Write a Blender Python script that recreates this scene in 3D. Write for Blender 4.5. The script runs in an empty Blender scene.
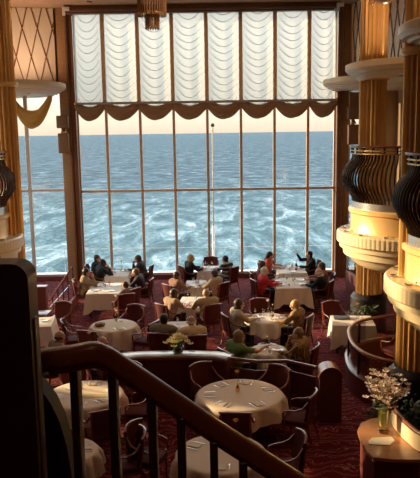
import bpy, bmesh, math, random
from mathutils import Vector, Matrix, Euler
random.seed(7)
PI = math.pi
R = math.radians
SC = bpy.context.scene
COL = SC.collection

# ---------------------------------------------------------------- camera
EYE = 5.5
cam_d = bpy.data.cameras.new('camera')
cam_d.sensor_fit = 'VERTICAL'; cam_d.sensor_height = 24.0; cam_d.lens = 24.0 * 670 / 478
cam_d.clip_start = 0.05; cam_d.clip_end = 60000
cam = bpy.data.objects.new('camera', cam_d); COL.objects.link(cam)
cam.matrix_world = Matrix.Translation((0, 0, EYE)) @ Matrix.Rotation(R(81), 4, 'X') @ Matrix.Rotation(R(-0.9), 4, 'Z')
SC.camera = cam

# ---------------------------------------------------------------- view
SC.view_settings.view_transform = 'Standard'
SC.view_settings.look = 'None'
SC.view_settings.gamma = 1.0
SC.view_settings.exposure = 0.22
SC.view_settings.use_curve_mapping = False
SC.cycles.use_denoising = True
SC.cycles.max_bounces = 8
SC.cycles.diffuse_bounces = 5
SC.cycles.transparent_max_bounces = 16
SC.cycles.sample_clamp_indirect = 6.0
SC.cycles.caustics_reflective = False
SC.cycles.caustics_refractive = False

# ---------------------------------------------------------------- sky
w = bpy.data.worlds.new('sky'); SC.world = w; w.use_nodes = True
nt = w.node_tree; nt.nodes.clear()
wo = nt.nodes.new('ShaderNodeOutputWorld'); bg = nt.nodes.new('ShaderNodeBackground')
tc = nt.nodes.new('ShaderNodeTexCoord'); sp = nt.nodes.new('ShaderNodeSeparateXYZ')
cr = nt.nodes.new('ShaderNodeValToRGB'); sr = nt.nodes.new('ShaderNodeValToRGB')
nt.links.new(tc.outputs['Generated'], sp.inputs[0])
nt.links.new(sp.outputs['Z'], cr.inputs[0]); nt.links.new(sp.outputs['Z'], sr.inputs[0])
def ramp(node, stops):
    e = node.color_ramp.elements
    while len(e) > 1: e.remove(e[-1])
    e[0].position = stops[0][0]; e[0].color = (*stops[0][1], 1)
    for p, c in stops[1:]:
        n = e.new(p); n.color = (*c, 1)
ramp(cr, [(0.0, (0.80, 0.66, 0.50)), (0.02, (0.92, 0.78, 0.60)), (0.05, (0.95, 0.84, 0.68)), (0.14, (0.93, 0.88, 0.78)), (0.28, (0.88, 0.90, 0.88)), (0.5, (0.62, 0.78, 0.92)), (1.0, (0.45, 0.65, 0.9))])
ramp(sr, [(0.0, (0.26,) * 3), (0.04, (0.27,) * 3), (0.12, (0.5,) * 3), (0.25, (0.85,) * 3), (1.0, (0.6,) * 3)])
mu = nt.nodes.new('ShaderNodeMath'); mu.operation = 'MULTIPLY'; mu.inputs[1].default_value = 4.4
nt.links.new(sr.outputs[0], mu.inputs[0])
nt.links.new(cr.outputs[0], bg.inputs[0]); nt.links.new(mu.outputs[0], bg.inputs[1]); nt.links.new(bg.outputs[0], wo.inputs[0])

# ---------------------------------------------------------------- sun (ahead and to the left, low, warm)
sl = bpy.data.lights.new('sun', 'SUN'); sl.energy = 10.5; sl.color = (1.0, 0.70, 0.38); sl.angle = R(2.0)
so = bpy.data.objects.new('sun', sl); COL.objects.link(so)
SUN_AZ, SUN_EL = R(-66), R(13)
sd = Vector((math.sin(SUN_AZ) * math.cos(SUN_EL), math.cos(SUN_AZ) * math.cos(SUN_EL), math.sin(SUN_EL)))
so.rotation_euler = sd.to_track_quat('Z', 'Y').to_euler()
so.location = sd * 60
# daylight portals in the three window openings
def portal(x0, x1, z0, z1, y):
    l = bpy.data.lights.new('window_portal', 'AREA'); l.shape = 'RECTANGLE'; l.size = x1 - x0; l.size_y = z1 - z0
    l.cycles.is_portal = True
    o = bpy.data.objects.new('window_portal', l); COL.objects.link(o)
    o.location = ((x0 + x1) / 2, y, (z0 + z1) / 2); o.rotation_euler = (R(-90), 0, 0)
portal(-8.3, 8.3, 0.3, 9.9, 25.75)
def added_window_portal(y0, y1):  # portals for the unseen windows added in the left wall
    l = bpy.data.lights.new('window_portal', 'AREA'); l.shape = 'RECTANGLE'; l.size = y1 - y0; l.size_y = 6.4
    l.cycles.is_portal = True
    o = bpy.data.objects.new('window_portal', l); COL.objects.link(o)
    o.location = (-9.25, (y0 + y1) / 2, 4.0); o.rotation_euler = (R(-90), 0, R(90))
added_window_portal(14.75, 15.45); added_window_portal(16.7, 24.2)

def added_light(x, y, z, power, size, up=False, spread=180, col=(1.0, 0.66, 0.42)):  # warm area lights added without fixtures
    l = bpy.data.lights.new('added_light', 'AREA'); l.shape = 'DISK'; l.size = size; l.energy = power; l.color = col; l.spread = R(spread)
    o = bpy.data.objects.new('added_light', l); COL.objects.link(o); o.location = (x, y, z)
    o.rotation_euler = (PI if up else 0, 0, 0)
for lx, ly in ((-3.5, 6), (3.5, 6), (-3.5, 13), (3.5, 13), (0, 18.5)): added_light(lx, ly, 9.93, 13 if ly < 10 else 46, 0.6)  # added ceiling fill to warm and lift the room
for lx, ly, pw in ((-6.9, 22.9, 34), (-6.2, 23.7, 34), (6.1, 23.0, 30), (4.4, 16.7, 50), (4.2, 10.8, 40)): added_light(lx, ly, 7.42, pw, 0.3, up=True)  # uplights above the ledges, added without fixtures
added_light(0.6, 0.6, 9.9, 8, 0.5)  # added fill over the viewpoint for the foreground rail
added_light(0.3, -2.2, 8.0, 14, 0.4)  # added fill behind the camera for the rail's front face
# ---------------------------------------------------------------- materials
def new_mat(name):
    m = bpy.data.materials.new(name); m.use_nodes = True
    return m, m.node_tree, m.node_tree.nodes['Principled BSDF']
def N(nt, t, **kw):
    n = nt.nodes.new(t)
    for k, v in kw.items(): setattr(n, k, v)
    return n
def mat(name, col, rough=0.6, metal=0.0, var=0.12, scale=8.0, bump=0.1, bscale=None, spec=0.5, stretch=(1, 1, 1), coat=0.0, sheen=0.0):
    m, nt, b = new_mat(name)
    tc = N(nt, 'ShaderNodeTexCoord'); mp = N(nt, 'ShaderNodeMapping'); mp.inputs['Scale'].default_value = stretch
    no = N(nt, 'ShaderNodeTexNoise'); no.inputs['Scale'].default_value = scale; no.inputs['Detail'].default_value = 4
    nt.links.new(tc.outputs['Object'], mp.inputs[0]); nt.links.new(mp.outputs[0], no.inputs[0])
    mx = N(nt, 'ShaderNodeMix', data_type='RGBA')
    mx.inputs[6].default_value = (*[c * (1 - var) for c in col], 1); mx.inputs[7].default_value = (*[min(1, c * (1 + var)) for c in col], 1)
    nt.links.new(no.outputs['Fac'], mx.inputs[0]); nt.links.new(mx.outputs[2], b.inputs['Base Color'])
    b.inputs['Roughness'].default_value = rough; b.inputs['Metallic'].default_value = metal
    b.inputs['Specular IOR Level'].default_value = spec; b.inputs['Coat Weight'].default_value = coat
    b.inputs['Sheen Weight'].default_value = sheen
    if bump:
        n2 = N(nt, 'ShaderNodeTexNoise'); n2.inputs['Scale'].default_value = bscale or scale * 4
        nt.links.new(mp.outputs[0], n2.inputs[0])
        bu = N(nt, 'ShaderNodeBump'); bu.inputs['Strength'].default_value = bump; bu.inputs['Distance'].default_value = 0.01
        nt.links.new(n2.outputs['Fac'], bu.inputs['Height']); nt.links.new(bu.outputs[0], b.inputs['Normal'])
    return m
def wood(name, col, rough=0.3, axis=(1, 1, 12)):
    return mat(name, col, rough, var=0.35, scale=3.0, stretch=axis, bump=0.04, coat=0.3)

M = {}
M['mahogany'] = wood('mahogany', (0.105, 0.022, 0.010), 0.28)
M['rail_wood'] = wood('rail_wood', (0.20, 0.048, 0.022), 0.30, (12, 1, 1))
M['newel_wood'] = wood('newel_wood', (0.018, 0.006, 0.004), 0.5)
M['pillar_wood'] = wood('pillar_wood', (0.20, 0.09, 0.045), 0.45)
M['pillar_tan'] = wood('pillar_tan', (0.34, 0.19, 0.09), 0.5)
M['mullion'] = mat('mullion', (0.62, 0.44, 0.31), 0.5)
M['mullion_pale'] = mat('mullion_pale', (0.62, 0.56, 0.50), 0.5)
M['beam'] = wood('beam', (0.12, 0.055, 0.030), 0.5, (12, 1, 1))
M['ceiling'] = mat('ceiling', (0.36, 0.24, 0.16), 0.7)
M['wall_tan'] = mat('wall_tan', (0.48, 0.34, 0.20), 0.6, scale=2)
M['wall_maroon'] = mat('wall_maroon', (0.16, 0.035, 0.03), 0.6)
M['maroon_panel'] = mat('maroon_panel', (0.12, 0.022, 0.018), 0.45)
M['gold'] = mat('gold_paint', (0.78, 0.50, 0.20), 0.32, metal=0.25, var=0.08, spec=0.6)
M['column'] = mat('column_gold', (0.80, 0.48, 0.17), 0.28, metal=0.55, var=0.1, spec=0.6)
M['cream'] = mat('cream_lacquer', (0.80, 0.66, 0.42), 0.35, var=0.06, scale=3, spec=0.5)
M['cream_white'] = mat('cream_white', (0.80, 0.72, 0.58), 0.45, var=0.05, scale=3)
M['lattice_cream'] = mat('lattice_cream', (0.70, 0.60, 0.48), 0.35, var=0.05, scale=2)
M['lattice_strip'] = mat('lattice_strip', (0.16, 0.06, 0.03), 0.4)
M['iron'] = mat('dark_iron', (0.085, 0.050, 0.032), 0.26, metal=0.7)
M['brass'] = mat('brass', (0.80, 0.52, 0.20), 0.25, metal=0.9, var=0.05)
M['steel'] = mat('steel', (0.6, 0.58, 0.55), 0.25, metal=0.9, var=0.03)
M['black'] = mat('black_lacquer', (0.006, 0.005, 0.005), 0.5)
M['chair_fabric'] = mat('chair_fabric', (0.090, 0.013, 0.012), 0.75, scale=20, spec=0.25)
M['chair_wood'] = wood('chair_wood', (0.20, 0.050, 0.024), 0.32)
M['cloth'] = mat('white_linen', (0.80, 0.74, 0.66), 0.75, var=0.04, bump=0.15, bscale=60, spec=0.2)
M['cloth_warm'] = mat('warm_linen', (0.80, 0.68, 0.55), 0.75, var=0.05, bump=0.15, bscale=60, spec=0.2)
M['china'] = mat('white_china', (0.85, 0.82, 0.76), 0.2, var=0.03)
M['napkin'] = mat('napkin', (0.82, 0.74, 0.62), 0.8, var=0.05)
M['paper'] = mat('paper', (0.85, 0.78, 0.62), 0.7, var=0.05)
M['counter'] = wood('amber_counter', (0.50, 0.22, 0.085), 0.30, (1, 12, 1))
M['glossy_top'] = mat('pale_grey_top', (0.50, 0.52, 0.55), 0.15, var=0.05)
M['leaf'] = mat('leaf', (0.035, 0.06, 0.025), 0.6)
M['stem'] = mat('stem', (0.16, 0.10, 0.05), 0.7)
M['wine'] = mat('dark_bottle', (0.02, 0.015, 0.012), 0.15)
M['bread'] = mat('bread', (0.55, 0.26, 0.09), 0.8)
M['rose_table'] = mat('rose_tabletop', (0.36, 0.14, 0.12), 0.3)
M['white_paint'] = mat('white_paint', (0.8, 0.8, 0.78), 0.4, var=0.03)
M['sconce'] = mat('sconce_amber', (0.22, 0.13, 0.08), 0.4)
M['amber_glass'] = mat('amber_glass', (0.42, 0.22, 0.10), 0.25, var=0.2)
M['curtain_tape'] = None

def glass_mat(name, tint=(1, 1, 1), gloss=0.08, rough=0.02):
    m, nt, b = new_mat(name); nt.nodes.remove(b)
    o = nt.nodes['Material Output']
    t = N(nt, 'ShaderNodeBsdfTransparent'); t.inputs[0].default_value = (*tint, 1)
    g = N(nt, 'ShaderNodeBsdfGlossy'); g.inputs['Roughness'].default_value = rough
    lw = N(nt, 'ShaderNodeLayerWeight'); lw.inputs[0].default_value = 0.25
    ma = N(nt, 'ShaderNodeMath', operation='MULTIPLY_ADD'); ma.inputs[1].default_value = 0.6; ma.inputs[2].default_value = gloss
    mx = N(nt, 'ShaderNodeMixShader')
    nt.links.new(lw.outputs['Fresnel'], ma.inputs[0]); nt.links.new(ma.outputs[0], mx.inputs[0])
    nt.links.new(t.outputs[0], mx.inputs[1]); nt.links.new(g.outputs[0], mx.inputs[2]); nt.links.new(mx.outputs[0], o.inputs[0])
    return m
M['pane'] = glass_mat('window_glass', (0.97, 0.98, 0.98), 0.0, 0.0)
M['glass'] = glass_mat('clear_glass', (0.93, 0.93, 0.90), 0.12, 0.05)
M['vase_glass'] = glass_mat('vase_glass', (0.80, 0.84, 0.62), 0.12, 0.08)

def fabric_trans(name, col, trans, bump_lines=False, clear=0.0):
    m, nt, b = new_mat(name)
    o = nt.nodes['Material Output']
    no = N(nt, 'ShaderNodeTexNoise'); no.inputs['Scale'].default_value = 3.0
    tc = N(nt, 'ShaderNodeTexCoord'); nt.links.new(tc.outputs['Object'], no.inputs[0])
    mx = N(nt, 'ShaderNodeMix', data_type='RGBA'); mx.inputs[6].default_value = (*[c * 0.93 for c in col], 1); mx.inputs[7].default_value = (*col, 1)
    nt.links.new(no.outputs['Fac'], mx.inputs[0])
    nt.links.new(mx.outputs[2], b.inputs['Base Color']); b.inputs['Roughness'].default_value = 0.8; b.inputs['Specular IOR Level'].default_value = 0.1
    tr = N(nt, 'ShaderNodeBsdfTranslucent'); nt.links.new(mx.outputs[2], tr.inputs[0])
    ms = N(nt, 'ShaderNodeMixShader'); ms.inputs[0].default_value = trans
    nt.links.new(b.outputs[0], ms.inputs[1]); nt.links.new(tr.outputs[0], ms.inputs[2])
    last = ms
    if clear:
        tp = N(nt, 'ShaderNodeBsdfTransparent'); m2 = N(nt, 'ShaderNodeMixShader'); m2.inputs[0].default_value = clear
        nt.links.new(ms.outputs[0], m2.inputs[1]); nt.links.new(tp.outputs[0], m2.inputs[2]); last = m2
    nt.links.new(last.outputs[0], o.inputs[0])
    return m
M['sheer'] = fabric_trans('sheer_fabric', (0.68, 0.67, 0.60), 0.8, clear=0.20)
M['curtain_tape'] = fabric_trans('curtain_tape', (0.62, 0.42, 0.24), 0.55)
M['fold_dark'] = mat('sheer_fold_dark', (0.20, 0.26, 0.28), 0.9)  # dim tone of overlapping sheer folds, put into the colour
M['yellow'] = fabric_trans('yellow', (0.90, 0.66, 0.10), 0.5)
M['ivory_petal'] = fabric_trans('ivory_petal', (0.95, 0.90, 0.62), 0.5)
M['white_petal'] = fabric_trans('white_petal', (0.92, 0.84, 0.76), 0.5)
M['pink_petal'] = fabric_trans('pink_petal', (0.80, 0.42, 0.38), 0.5)
M['swag'] = fabric_trans('swag_satin', (0.46, 0.30, 0.19), 0.35)
M['swag_gold'] = fabric_trans('swag_gold', (0.66, 0.44, 0.18), 0.45)

def carpet():
    m, nt, b = new_mat('carpet')
    tc = N(nt, 'ShaderNodeTexCoord')
    n1 = N(nt, 'ShaderNodeTexNoise'); n1.inputs['Scale'].default_value = 1.6; n1.inputs['Distortion'].default_value = 1.5
    wv = N(nt, 'ShaderNodeTexWave', wave_type='RINGS'); wv.inputs['Scale'].default_value = 1.5; wv.inputs['Distortion'].default_value = 11.0; wv.inputs['Detail'].default_value = 2.5; wv.inputs['Detail Scale'].default_value = 1.8
    rp = N(nt, 'ShaderNodeValToRGB'); ramp(rp, [(0.0, (0, 0, 0)), (0.62, (0, 0, 0)), (0.78, (1, 1, 1)), (0.90, (0.1, 0.1, 0.1)), (1.0, (0, 0, 0))])
    mx = N(nt, 'ShaderNodeMix', data_type='RGBA'); mx.inputs[6].default_value = (0.115, 0.010, 0.014, 1); mx.inputs[7].default_value = (0.42, 0.17, 0.17, 1)
    nt.links.new(tc.outputs['Object'], n1.inputs[0]); nt.links.new(tc.outputs['Object'], wv.inputs[0])
    nt.links.new(wv.outputs['Fac'], rp.inputs[0]); nt.links.new(rp.outputs[0], mx.inputs[0]); nt.links.new(mx.outputs[2], b.inputs['Base Color'])
    b.inputs['Roughness'].default_value = 0.95; b.inputs['Specular IOR Level'].default_value = 0.1
    n2 = N(nt, 'ShaderNodeTexNoise'); n2.inputs['Scale'].default_value = 200
    bu = N(nt, 'ShaderNodeBump'); bu.inputs['Strength'].default_value = 0.3; bu.inputs['Distance'].default_value = 0.01
    nt.links.new(tc.outputs['Object'], n2.inputs[0]); nt.links.new(n2.outputs['Fac'], bu.inputs['Height']); nt.links.new(bu.outputs[0], b.inputs['Normal'])
    return m
M['carpet'] = carpet()

def sea():
    m, nt, b = new_mat('sea_water')
    tc = N(nt, 'ShaderNodeTexCoord')
    mp = N(nt, 'ShaderNodeMapping'); mp.inputs['Scale'].default_value = (0.11, 0.16, 1); mp.inputs['Rotation'].default_value = (0, 0, 0.12)
    nt.links.new(tc.outputs['Object'], mp.inputs[0])
    n1 = N(nt, 'ShaderNodeTexNoise'); n1.inputs['Scale'].default_value = 1.0; n1.inputs['Detail'].default_value = 12; n1.inputs['Roughness'].default_value = 0.74; n1.inputs['Distortion'].default_value = 0.7
    nt.links.new(mp.outputs[0], n1.inputs[0])
    r1 = N(nt, 'ShaderNodeValToRGB')
    ramp(r1, [(0.38, (0.012, 0.028, 0.038)), (0.46, (0.036, 0.070, 0.086)), (0.53, (0.070, 0.115, 0.135)), (0.60, (0.15, 0.205, 0.225)), (0.69, (0.38, 0.42, 0.42))])
    nt.links.new(n1.outputs['Fac'], r1.inputs[0])
    # churned wake: turquoise and foam streaks close behind the ship
    sx = N(nt, 'ShaderNodeSeparateXYZ'); nt.links.new(tc.outputs['Object'], sx.inputs[0])
    fy = N(nt, 'ShaderNodeMapRange'); fy.inputs[1].default_value = 280; fy.inputs[2].default_value = 110; fy.inputs[3].default_value = 0; fy.inputs[4].default_value = 1
    nt.links.new(sx.outputs['Y'], fy.inputs[0])
    mp2 = N(nt, 'ShaderNodeMapping'); mp2.inputs['Scale'].default_value = (0.16, 0.05, 1); mp2.inputs['Rotation'].default_value = (0, 0, -0.5)
    nt.links.new(tc.outputs['Object'], mp2.inputs[0])
    n2 = N(nt, 'ShaderNodeTexNoise'); n2.inputs['Scale'].default_value = 1.0; n2.inputs['Detail'].default_value = 11; n2.inputs['Roughness'].default_value = 0.70; n2.inputs['Distortion'].default_value = 1.2
    nt.links.new(mp2.outputs[0], n2.inputs[0])
    r2 = N(nt, 'ShaderNodeValToRGB')
    ramp(r2, [(0.33, (0.018, 0.065, 0.080)), (0.45, (0.060, 0.120, 0.132)), (0.53, (0.13, 0.215, 0.228)), (0.60, (0.28, 0.36, 0.37)), (0.68, (0.58, 0.61, 0.61))])
    nt.links.new(n2.outputs['Fac'], r2.inputs[0])
    mx = N(nt, 'ShaderNodeMix', data_type='RGBA')
    nt.links.new(fy.outputs[0], mx.inputs[0]); nt.links.new(r1.outputs[0], mx.inputs[6]); nt.links.new(r2.outputs[0], mx.inputs[7])
    nt.nodes.remove(b); b = N(nt, 'ShaderNodeBsdfDiffuse'); gl = N(nt, 'ShaderNodeBsdfGlossy'); gl.inputs['Roughness'].default_value = 0.25
    nt.links.new(mx.outputs[2], b.inputs['Color'])
    ms = N(nt, 'ShaderNodeMixShader'); ms.inputs[0].default_value = 0.07
    nt.links.new(b.outputs[0], ms.inputs[1]); nt.links.new(gl.outputs[0], ms.inputs[2]); nt.links.new(ms.outputs[0], nt.nodes['Material Output'].inputs[0])
    n3 = N(nt, 'ShaderNodeTexNoise'); n3.inputs['Scale'].default_value = 4.0; n3.inputs['Detail'].default_value = 8; nt.links.new(mp.outputs[0], n3.inputs[0])
    bu = N(nt, 'ShaderNodeBump'); bu.inputs['Strength'].default_value = 1.0; bu.inputs['Distance'].default_value = 3.0
    nt.links.new(n3.outputs['Fac'], bu.inputs['Height']); nt.links.new(bu.outputs[0], b.inputs['Normal']); nt.links.new(bu.outputs[0], gl.inputs['Normal'])
    return m
M['sea'] = sea()

# ---------------------------------------------------------------- mesh helpers
class MB:
    def __init__(s): s.bm = bmesh.new()
    def raw(s, verts, faces, mtx=None):
        vs = [s.bm.verts.new(mtx @ Vector(v) if mtx else v) for v in verts]
        for f in faces:
            try: s.bm.faces.new([vs[i] for i in f])
            except ValueError: pass
        return s
    def box(s, x0, x1, y0, y1, z0, z1, mtx=None, bev=0.0):
        if bev:
            b = bmesh.new()
            bmesh.ops.create_cube(b, size=1.0)
            for v in b.verts: v.co = Vector(((x0 + x1) / 2 + v.co.x * (x1 - x0), (y0 + y1) / 2 + v.co.y * (y1 - y0), (z0 + z1) / 2 + v.co.z * (z1 - z0)))
            bmesh.ops.bevel(b, geom=b.edges[:], offset=bev, segments=3, profile=0.5, affect='EDGES')
            s.raw([v.co.copy() for v in b.verts], [[v.index for v in f.verts] for f in b.faces], mtx) if not b.verts.index_update() else None
            b.free(); return s
        v = [(x, y, z) for x in (x0, x1) for y in (y0, y1) for z in (z0, z1)]
        return s.raw(v, [(0, 1, 3, 2), (4, 6, 7, 5), (0, 4, 5, 1), (2, 3, 7, 6), (0, 2, 6, 4), (1, 5, 7, 3)], mtx)
    def sweep(s, pts, prof, closed=False, up=(0, 0, 1), scales=None, cap=True):
        pts = [Vector(p) for p in pts]; n = len(pts); k = len(prof); rings = []
        for i, p in enumerate(pts):
            a = pts[(i - 1) % n] if (closed or i > 0) else p
            c = pts[(i + 1) % n] if (closed or i < n - 1) else p
            t = (c - a).normalized()
            u = Vector(up)
            if abs(t.dot(u)) > 0.97: u = Vector((1, 0, 0)) if abs(t.x) < 0.9 else Vector((0, 1, 0))
            sd = t.cross(u).normalized(); uu = sd.cross(t).normalized()
            f = scales[i] if scales else 1.0
            rings.append([p + sd * q[0] * f + uu * q[1] * f for q in prof])
        verts = [v for r in rings for v in r]; faces = []
        m = n if closed else n - 1
        for i in range(m):
            for j in range(k):
                a = i * k + j; b = i * k + (j + 1) % k; c = ((i + 1) % n) * k + (j + 1) % k; d = ((i + 1) % n) * k + j
                faces.append((a, b, c, d))
        if cap and not closed:
            faces.append(tuple(range(k))[::-1]); faces.append(tuple((n - 1) * k + j for j in range(k)))
        return s.raw(verts, faces)
    def tube(s, pts, r, n=8, closed=False, scales=None):
        return s.sweep(pts, [(r * math.cos(2 * PI * j / n), r * math.sin(2 * PI * j / n)) for j in range(n)], closed, scales=scales)
    def lathe(s, prof, n=24, cx=0, cy=0, cz=0, flute=None, a0=0, a1=2 * PI):
        verts, faces = [], []; full = abs(a1 - a0 - 2 * PI) < 1e-6; cols = n if full else n + 1
        for i in range(cols):
            a = a0 + (a1 - a0) * i / n
            for (r, z) in prof:
                rr = flute(r, z, i, n) if flute else r
                verts.append((cx + rr * math.cos(a), cy + rr * math.sin(a), cz + z))
        k = len(prof)
        for i in range(n):
            i2 = (i + 1) % cols
            for j in range(k - 1):
                faces.append((i * k + j, i2 * k + j, i2 * k + j + 1, i * k + j + 1))
        s.raw(verts, faces)
        bmesh.ops.remove_doubles(s.bm, verts=s.bm.verts[-len(verts):], dist=1e-5)
        return s
    def ball(s, c, r, sub=2, sc=(1, 1, 1), rot=None):
        mt = Matrix.Translation(c) @ (rot.to_4x4() if rot else Matrix.Identity(4)) @ Matrix.Diagonal((r * sc[0], r * sc[1], r * sc[2], 1))
        bmesh.ops.create_icosphere(s.bm, subdivisions=sub, radius=1.0, matrix=mt); return s
    def capsule(s, a, b, ra, rb, n=12):
        a = Vector(a); b = Vector(b); d = b - a; L = d.length
        s.ball(a, ra, 2); s.ball(b, rb, 2)
        if L < 1e-4: return s
        q = d.to_track_quat('Z', 'Y').to_matrix()
        vs = []
        for p, r in ((a, ra), (b, rb)):
            for i in range(n): vs.append(p + q @ Vector((r * math.cos(2 * PI * i / n), r * math.sin(2 * PI * i / n), 0)))
        f = [(i, (i + 1) % n, n + (i + 1) % n, n + i) for i in range(n)] + [tuple(range(n))[::-1], tuple(range(n, 2 * n))]
        return s.raw(vs, f)
    def mesh(s, name, smooth=True, ang=35):
        bmesh.ops.recalc_face_normals(s.bm, faces=s.bm.faces)
        me = bpy.data.meshes.new(name); s.bm.to_mesh(me); s.bm.free()
        if smooth:
            me.polygons.foreach_set('use_smooth', [True] * len(me.polygons))
            me.set_sharp_from_angle(angle=R(ang))
        return me
    def build(s, name, m, parent=None, smooth=True, ang=35):
        me = s.mesh(name, smooth, ang); me.materials.append(m)
        o = bpy.data.objects.new(name, me); COL.objects.link(o)
        if parent: o.parent = parent
        return o
def tag(o, label=None, cat=None, group=None, kind=None):
    if label: o['label'] = label
    if cat: o['category'] = cat
    if group: o['group'] = group
    if kind: o['kind'] = kind
    return o
def struct(o): o['kind'] = 'structure'; return o
def thing(name, label, cat, loc=(0, 0, 0), rz=0.0, group=None):
    o = bpy.data.objects.new(name, None); COL.objects.link(o); o.empty_display_size = 0.1
    o.location = loc; o.rotation_euler = (0, 0, rz)
    return tag(o, label, cat, group)
def copy_tree(o, parent=None):
    c = o.copy(); COL.objects.link(c)
    if parent: c.parent = parent
    for ch in list(o.children): copy_tree(ch, c)
    return c
def dup(o, label, loc, rz=0.0, group=None):
    c = copy_tree(o); c.location = loc; c.rotation_euler = (0, 0, rz); c['label'] = label
    if group: c['group'] = group
    return c
def arc(cx, cy, r, a0, a1, n, z=0):
    return [(cx + r * math.cos(a0 + (a1 - a0) * i / n), cy + r * math.sin(a0 + (a1 - a0) * i / n), z) for i in range(n + 1)]
def rrect(w, h, r=0.0, n=3):
    if not r: return [(-w / 2, -h / 2), (w / 2, -h / 2), (w / 2, h / 2), (-w / 2, h / 2)]
    o = []
    for cx, cy, a in ((w / 2 - r, -h / 2 + r, -PI / 2), (w / 2 - r, h / 2 - r, 0), (-w / 2 + r, h / 2 - r, PI / 2), (-w / 2 + r, -h / 2 + r, PI)):
        for i in range(n + 1): o.append((cx + r * math.cos(a + PI / 2 * i / n), cy + r * math.sin(a + PI / 2 * i / n)))
    return o

# ================================================================ THE SETTING
WY = 25.3
struct(MB().box(-9, 9, 2.3, 26, -0.2, 0).build('floor', M['carpet'], smooth=False))
struct(MB().box(-9, 9, -4, 26, 10.0, 10.2).build('ceiling', M['ceiling'], smooth=False))
wl = MB().box(-9.2, -9, -4, 14.75, -0.2, 10.2).box(-9.2, -9, 15.45, 16.7, -0.2, 10.2).box(-9.2, -9, 24.2, 26, -0.2, 10.2)  # gaps for added windows, set to steer where sunlight falls
wl.box(-9.2, -9, 14.75, 15.45, -0.2, 0.8).box(-9.2, -9, 16.7, 24.2, -0.2, 0.8).box(-9.2, -9, 14.75, 15.45, 7.2, 10.2).box(-9.2, -9, 16.7, 24.2, 7.2, 10.2)
struct(wl.build('wall_left', M['wall_tan'], smooth=False))
struct(MB().box(9, 9.2, -4, 26, -0.2, 10.2).build('wall_right', M['wall_tan'], smooth=False))
struct(MB().box(-9, 9, -4.2, -4, -0.2, 10.2).build('wall_back', M['wall_maroon'], smooth=False))
struct(MB().box(-9, 9, 2.1, 2.3, -0.2, 3.55).build('wall_near', M['wall_maroon'], smooth=False))
struct(MB().box(-9, 9, -4, 2.1, 3.35, 3.55).build('floor_balcony', M['carpet'], smooth=False))
# window wall: sill, outer ends, band above the side bays
struct(MB().box(-9, 9, WY - 0.12, WY + 0.3, 0, 0.16).build('trim_1', M['wall_maroon'], smooth=False))
wb = MB().box(-9, -8.0, WY, WY + 0.3, 0.0, 10).box(6.35, 9, WY, WY + 0.3, 0.0, 10).box(-8, -5.4, WY, WY + 0.3, 7.1, 10).box(5.2, 6.35, WY, WY + 0.3, 7.1, 10)
struct(wb.build('wall_window', M['wall_tan'], smooth=False))

# sea
sea_o = MB()
ys = [28, 60, 100, 160, 260, 450, 900, 2500, 8000, 22000, 56000]
sea_o.raw([(x, y, -14) for y in ys for x in (-y * 2 - 60, y * 2 + 60)], [(2 * i, 2 * i + 1, 2 * i + 3, 2 * i + 2) for i in range(len(ys) - 1)])
tag(struct(sea_o.build('sea', M['sea'], smooth=False)))

# window centre
XL, XR = -4.87, 4.74
MX = [-3.79, -2.53, -1.28, -0.03, 1.22, 2.47, 3.72]
def make_window(name, xl, xr, mxs, top, fm, ztr=3.38, mw=0.10):
    w = struct(MB().box(xl, xr, WY + 0.02, WY + 0.14, 0.10, 0.2).box(xl, xr, WY + 0.02, WY + 0.14, top - 0.08, top)
               .box(xl - 0.02, xl + 0.05, WY + 0.02, WY + 0.14, 0.15, top).box(xr - 0.05, xr + 0.02, WY + 0.02, WY + 0.14, 0.15, top).build(name, M[fm], smooth=False))
    for x in mxs:
        MB().box(x - mw / 2, x + mw / 2, WY, WY + 0.13, 0.2, top - 0.05, bev=0.012).build('mullion', M[fm], w)
    MB().box(xl, xr, WY + 0.01, WY + 0.12, ztr - 0.045, ztr + 0.045, bev=0.012).build('transom', M[fm], w)
    e = [xl] + list(mxs) + [xr]
    for i in range(len(e) - 1):
        MB().box(e[i] + 0.02, e[i + 1] - 0.02, WY + 0.07, WY + 0.08, 0.2, top - 0.05).build('pane', M['pane'], w, smooth=False)
    return w
make_window('window_1', XL, XR, MX, 9.9, 'mullion')
make_window('window_2', -8.0, -5.35, [-6.78], 7.1, 'mullion_pale', 3.45, 0.13)
make_window('window_3', 5.25, 6.35, [], 7.1, 'mullion_pale', 3.3, 0.10)
def added_window(name, y0, y1, ys_):  # unseen windows added in the left wall to admit the sun
    w = struct(MB().box(-9.16, -9.04, y0, y1, 0.8, 0.9).box(-9.16, -9.04, y0, y1, 7.1, 7.2).box(-9.16, -9.04, y0, y0 + 0.06, 0.8, 7.2).box(-9.16, -9.04, y1 - 0.06, y1, 0.8, 7.2).build(name, M['mullion'], smooth=False))
    for y in ys_: MB().box(-9.15, -9.05, y - 0.05, y + 0.05, 0.85, 7.15, bev=0.012).build('mullion', M['mullion'], w)
    e = [y0] + ys_ + [y1]
    for a, b in zip(e, e[1:]): MB().box(-9.105, -9.095, a, b, 0.85, 7.15).build('pane', M['pane'], w, smooth=False)
added_window('added_window_4', 14.75, 15.45, [])  # narrow added opening that brings sun to the counter flowers
added_window('added_window_5', 16.7, 24.2, [18.55, 20.4, 22.3])
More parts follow.
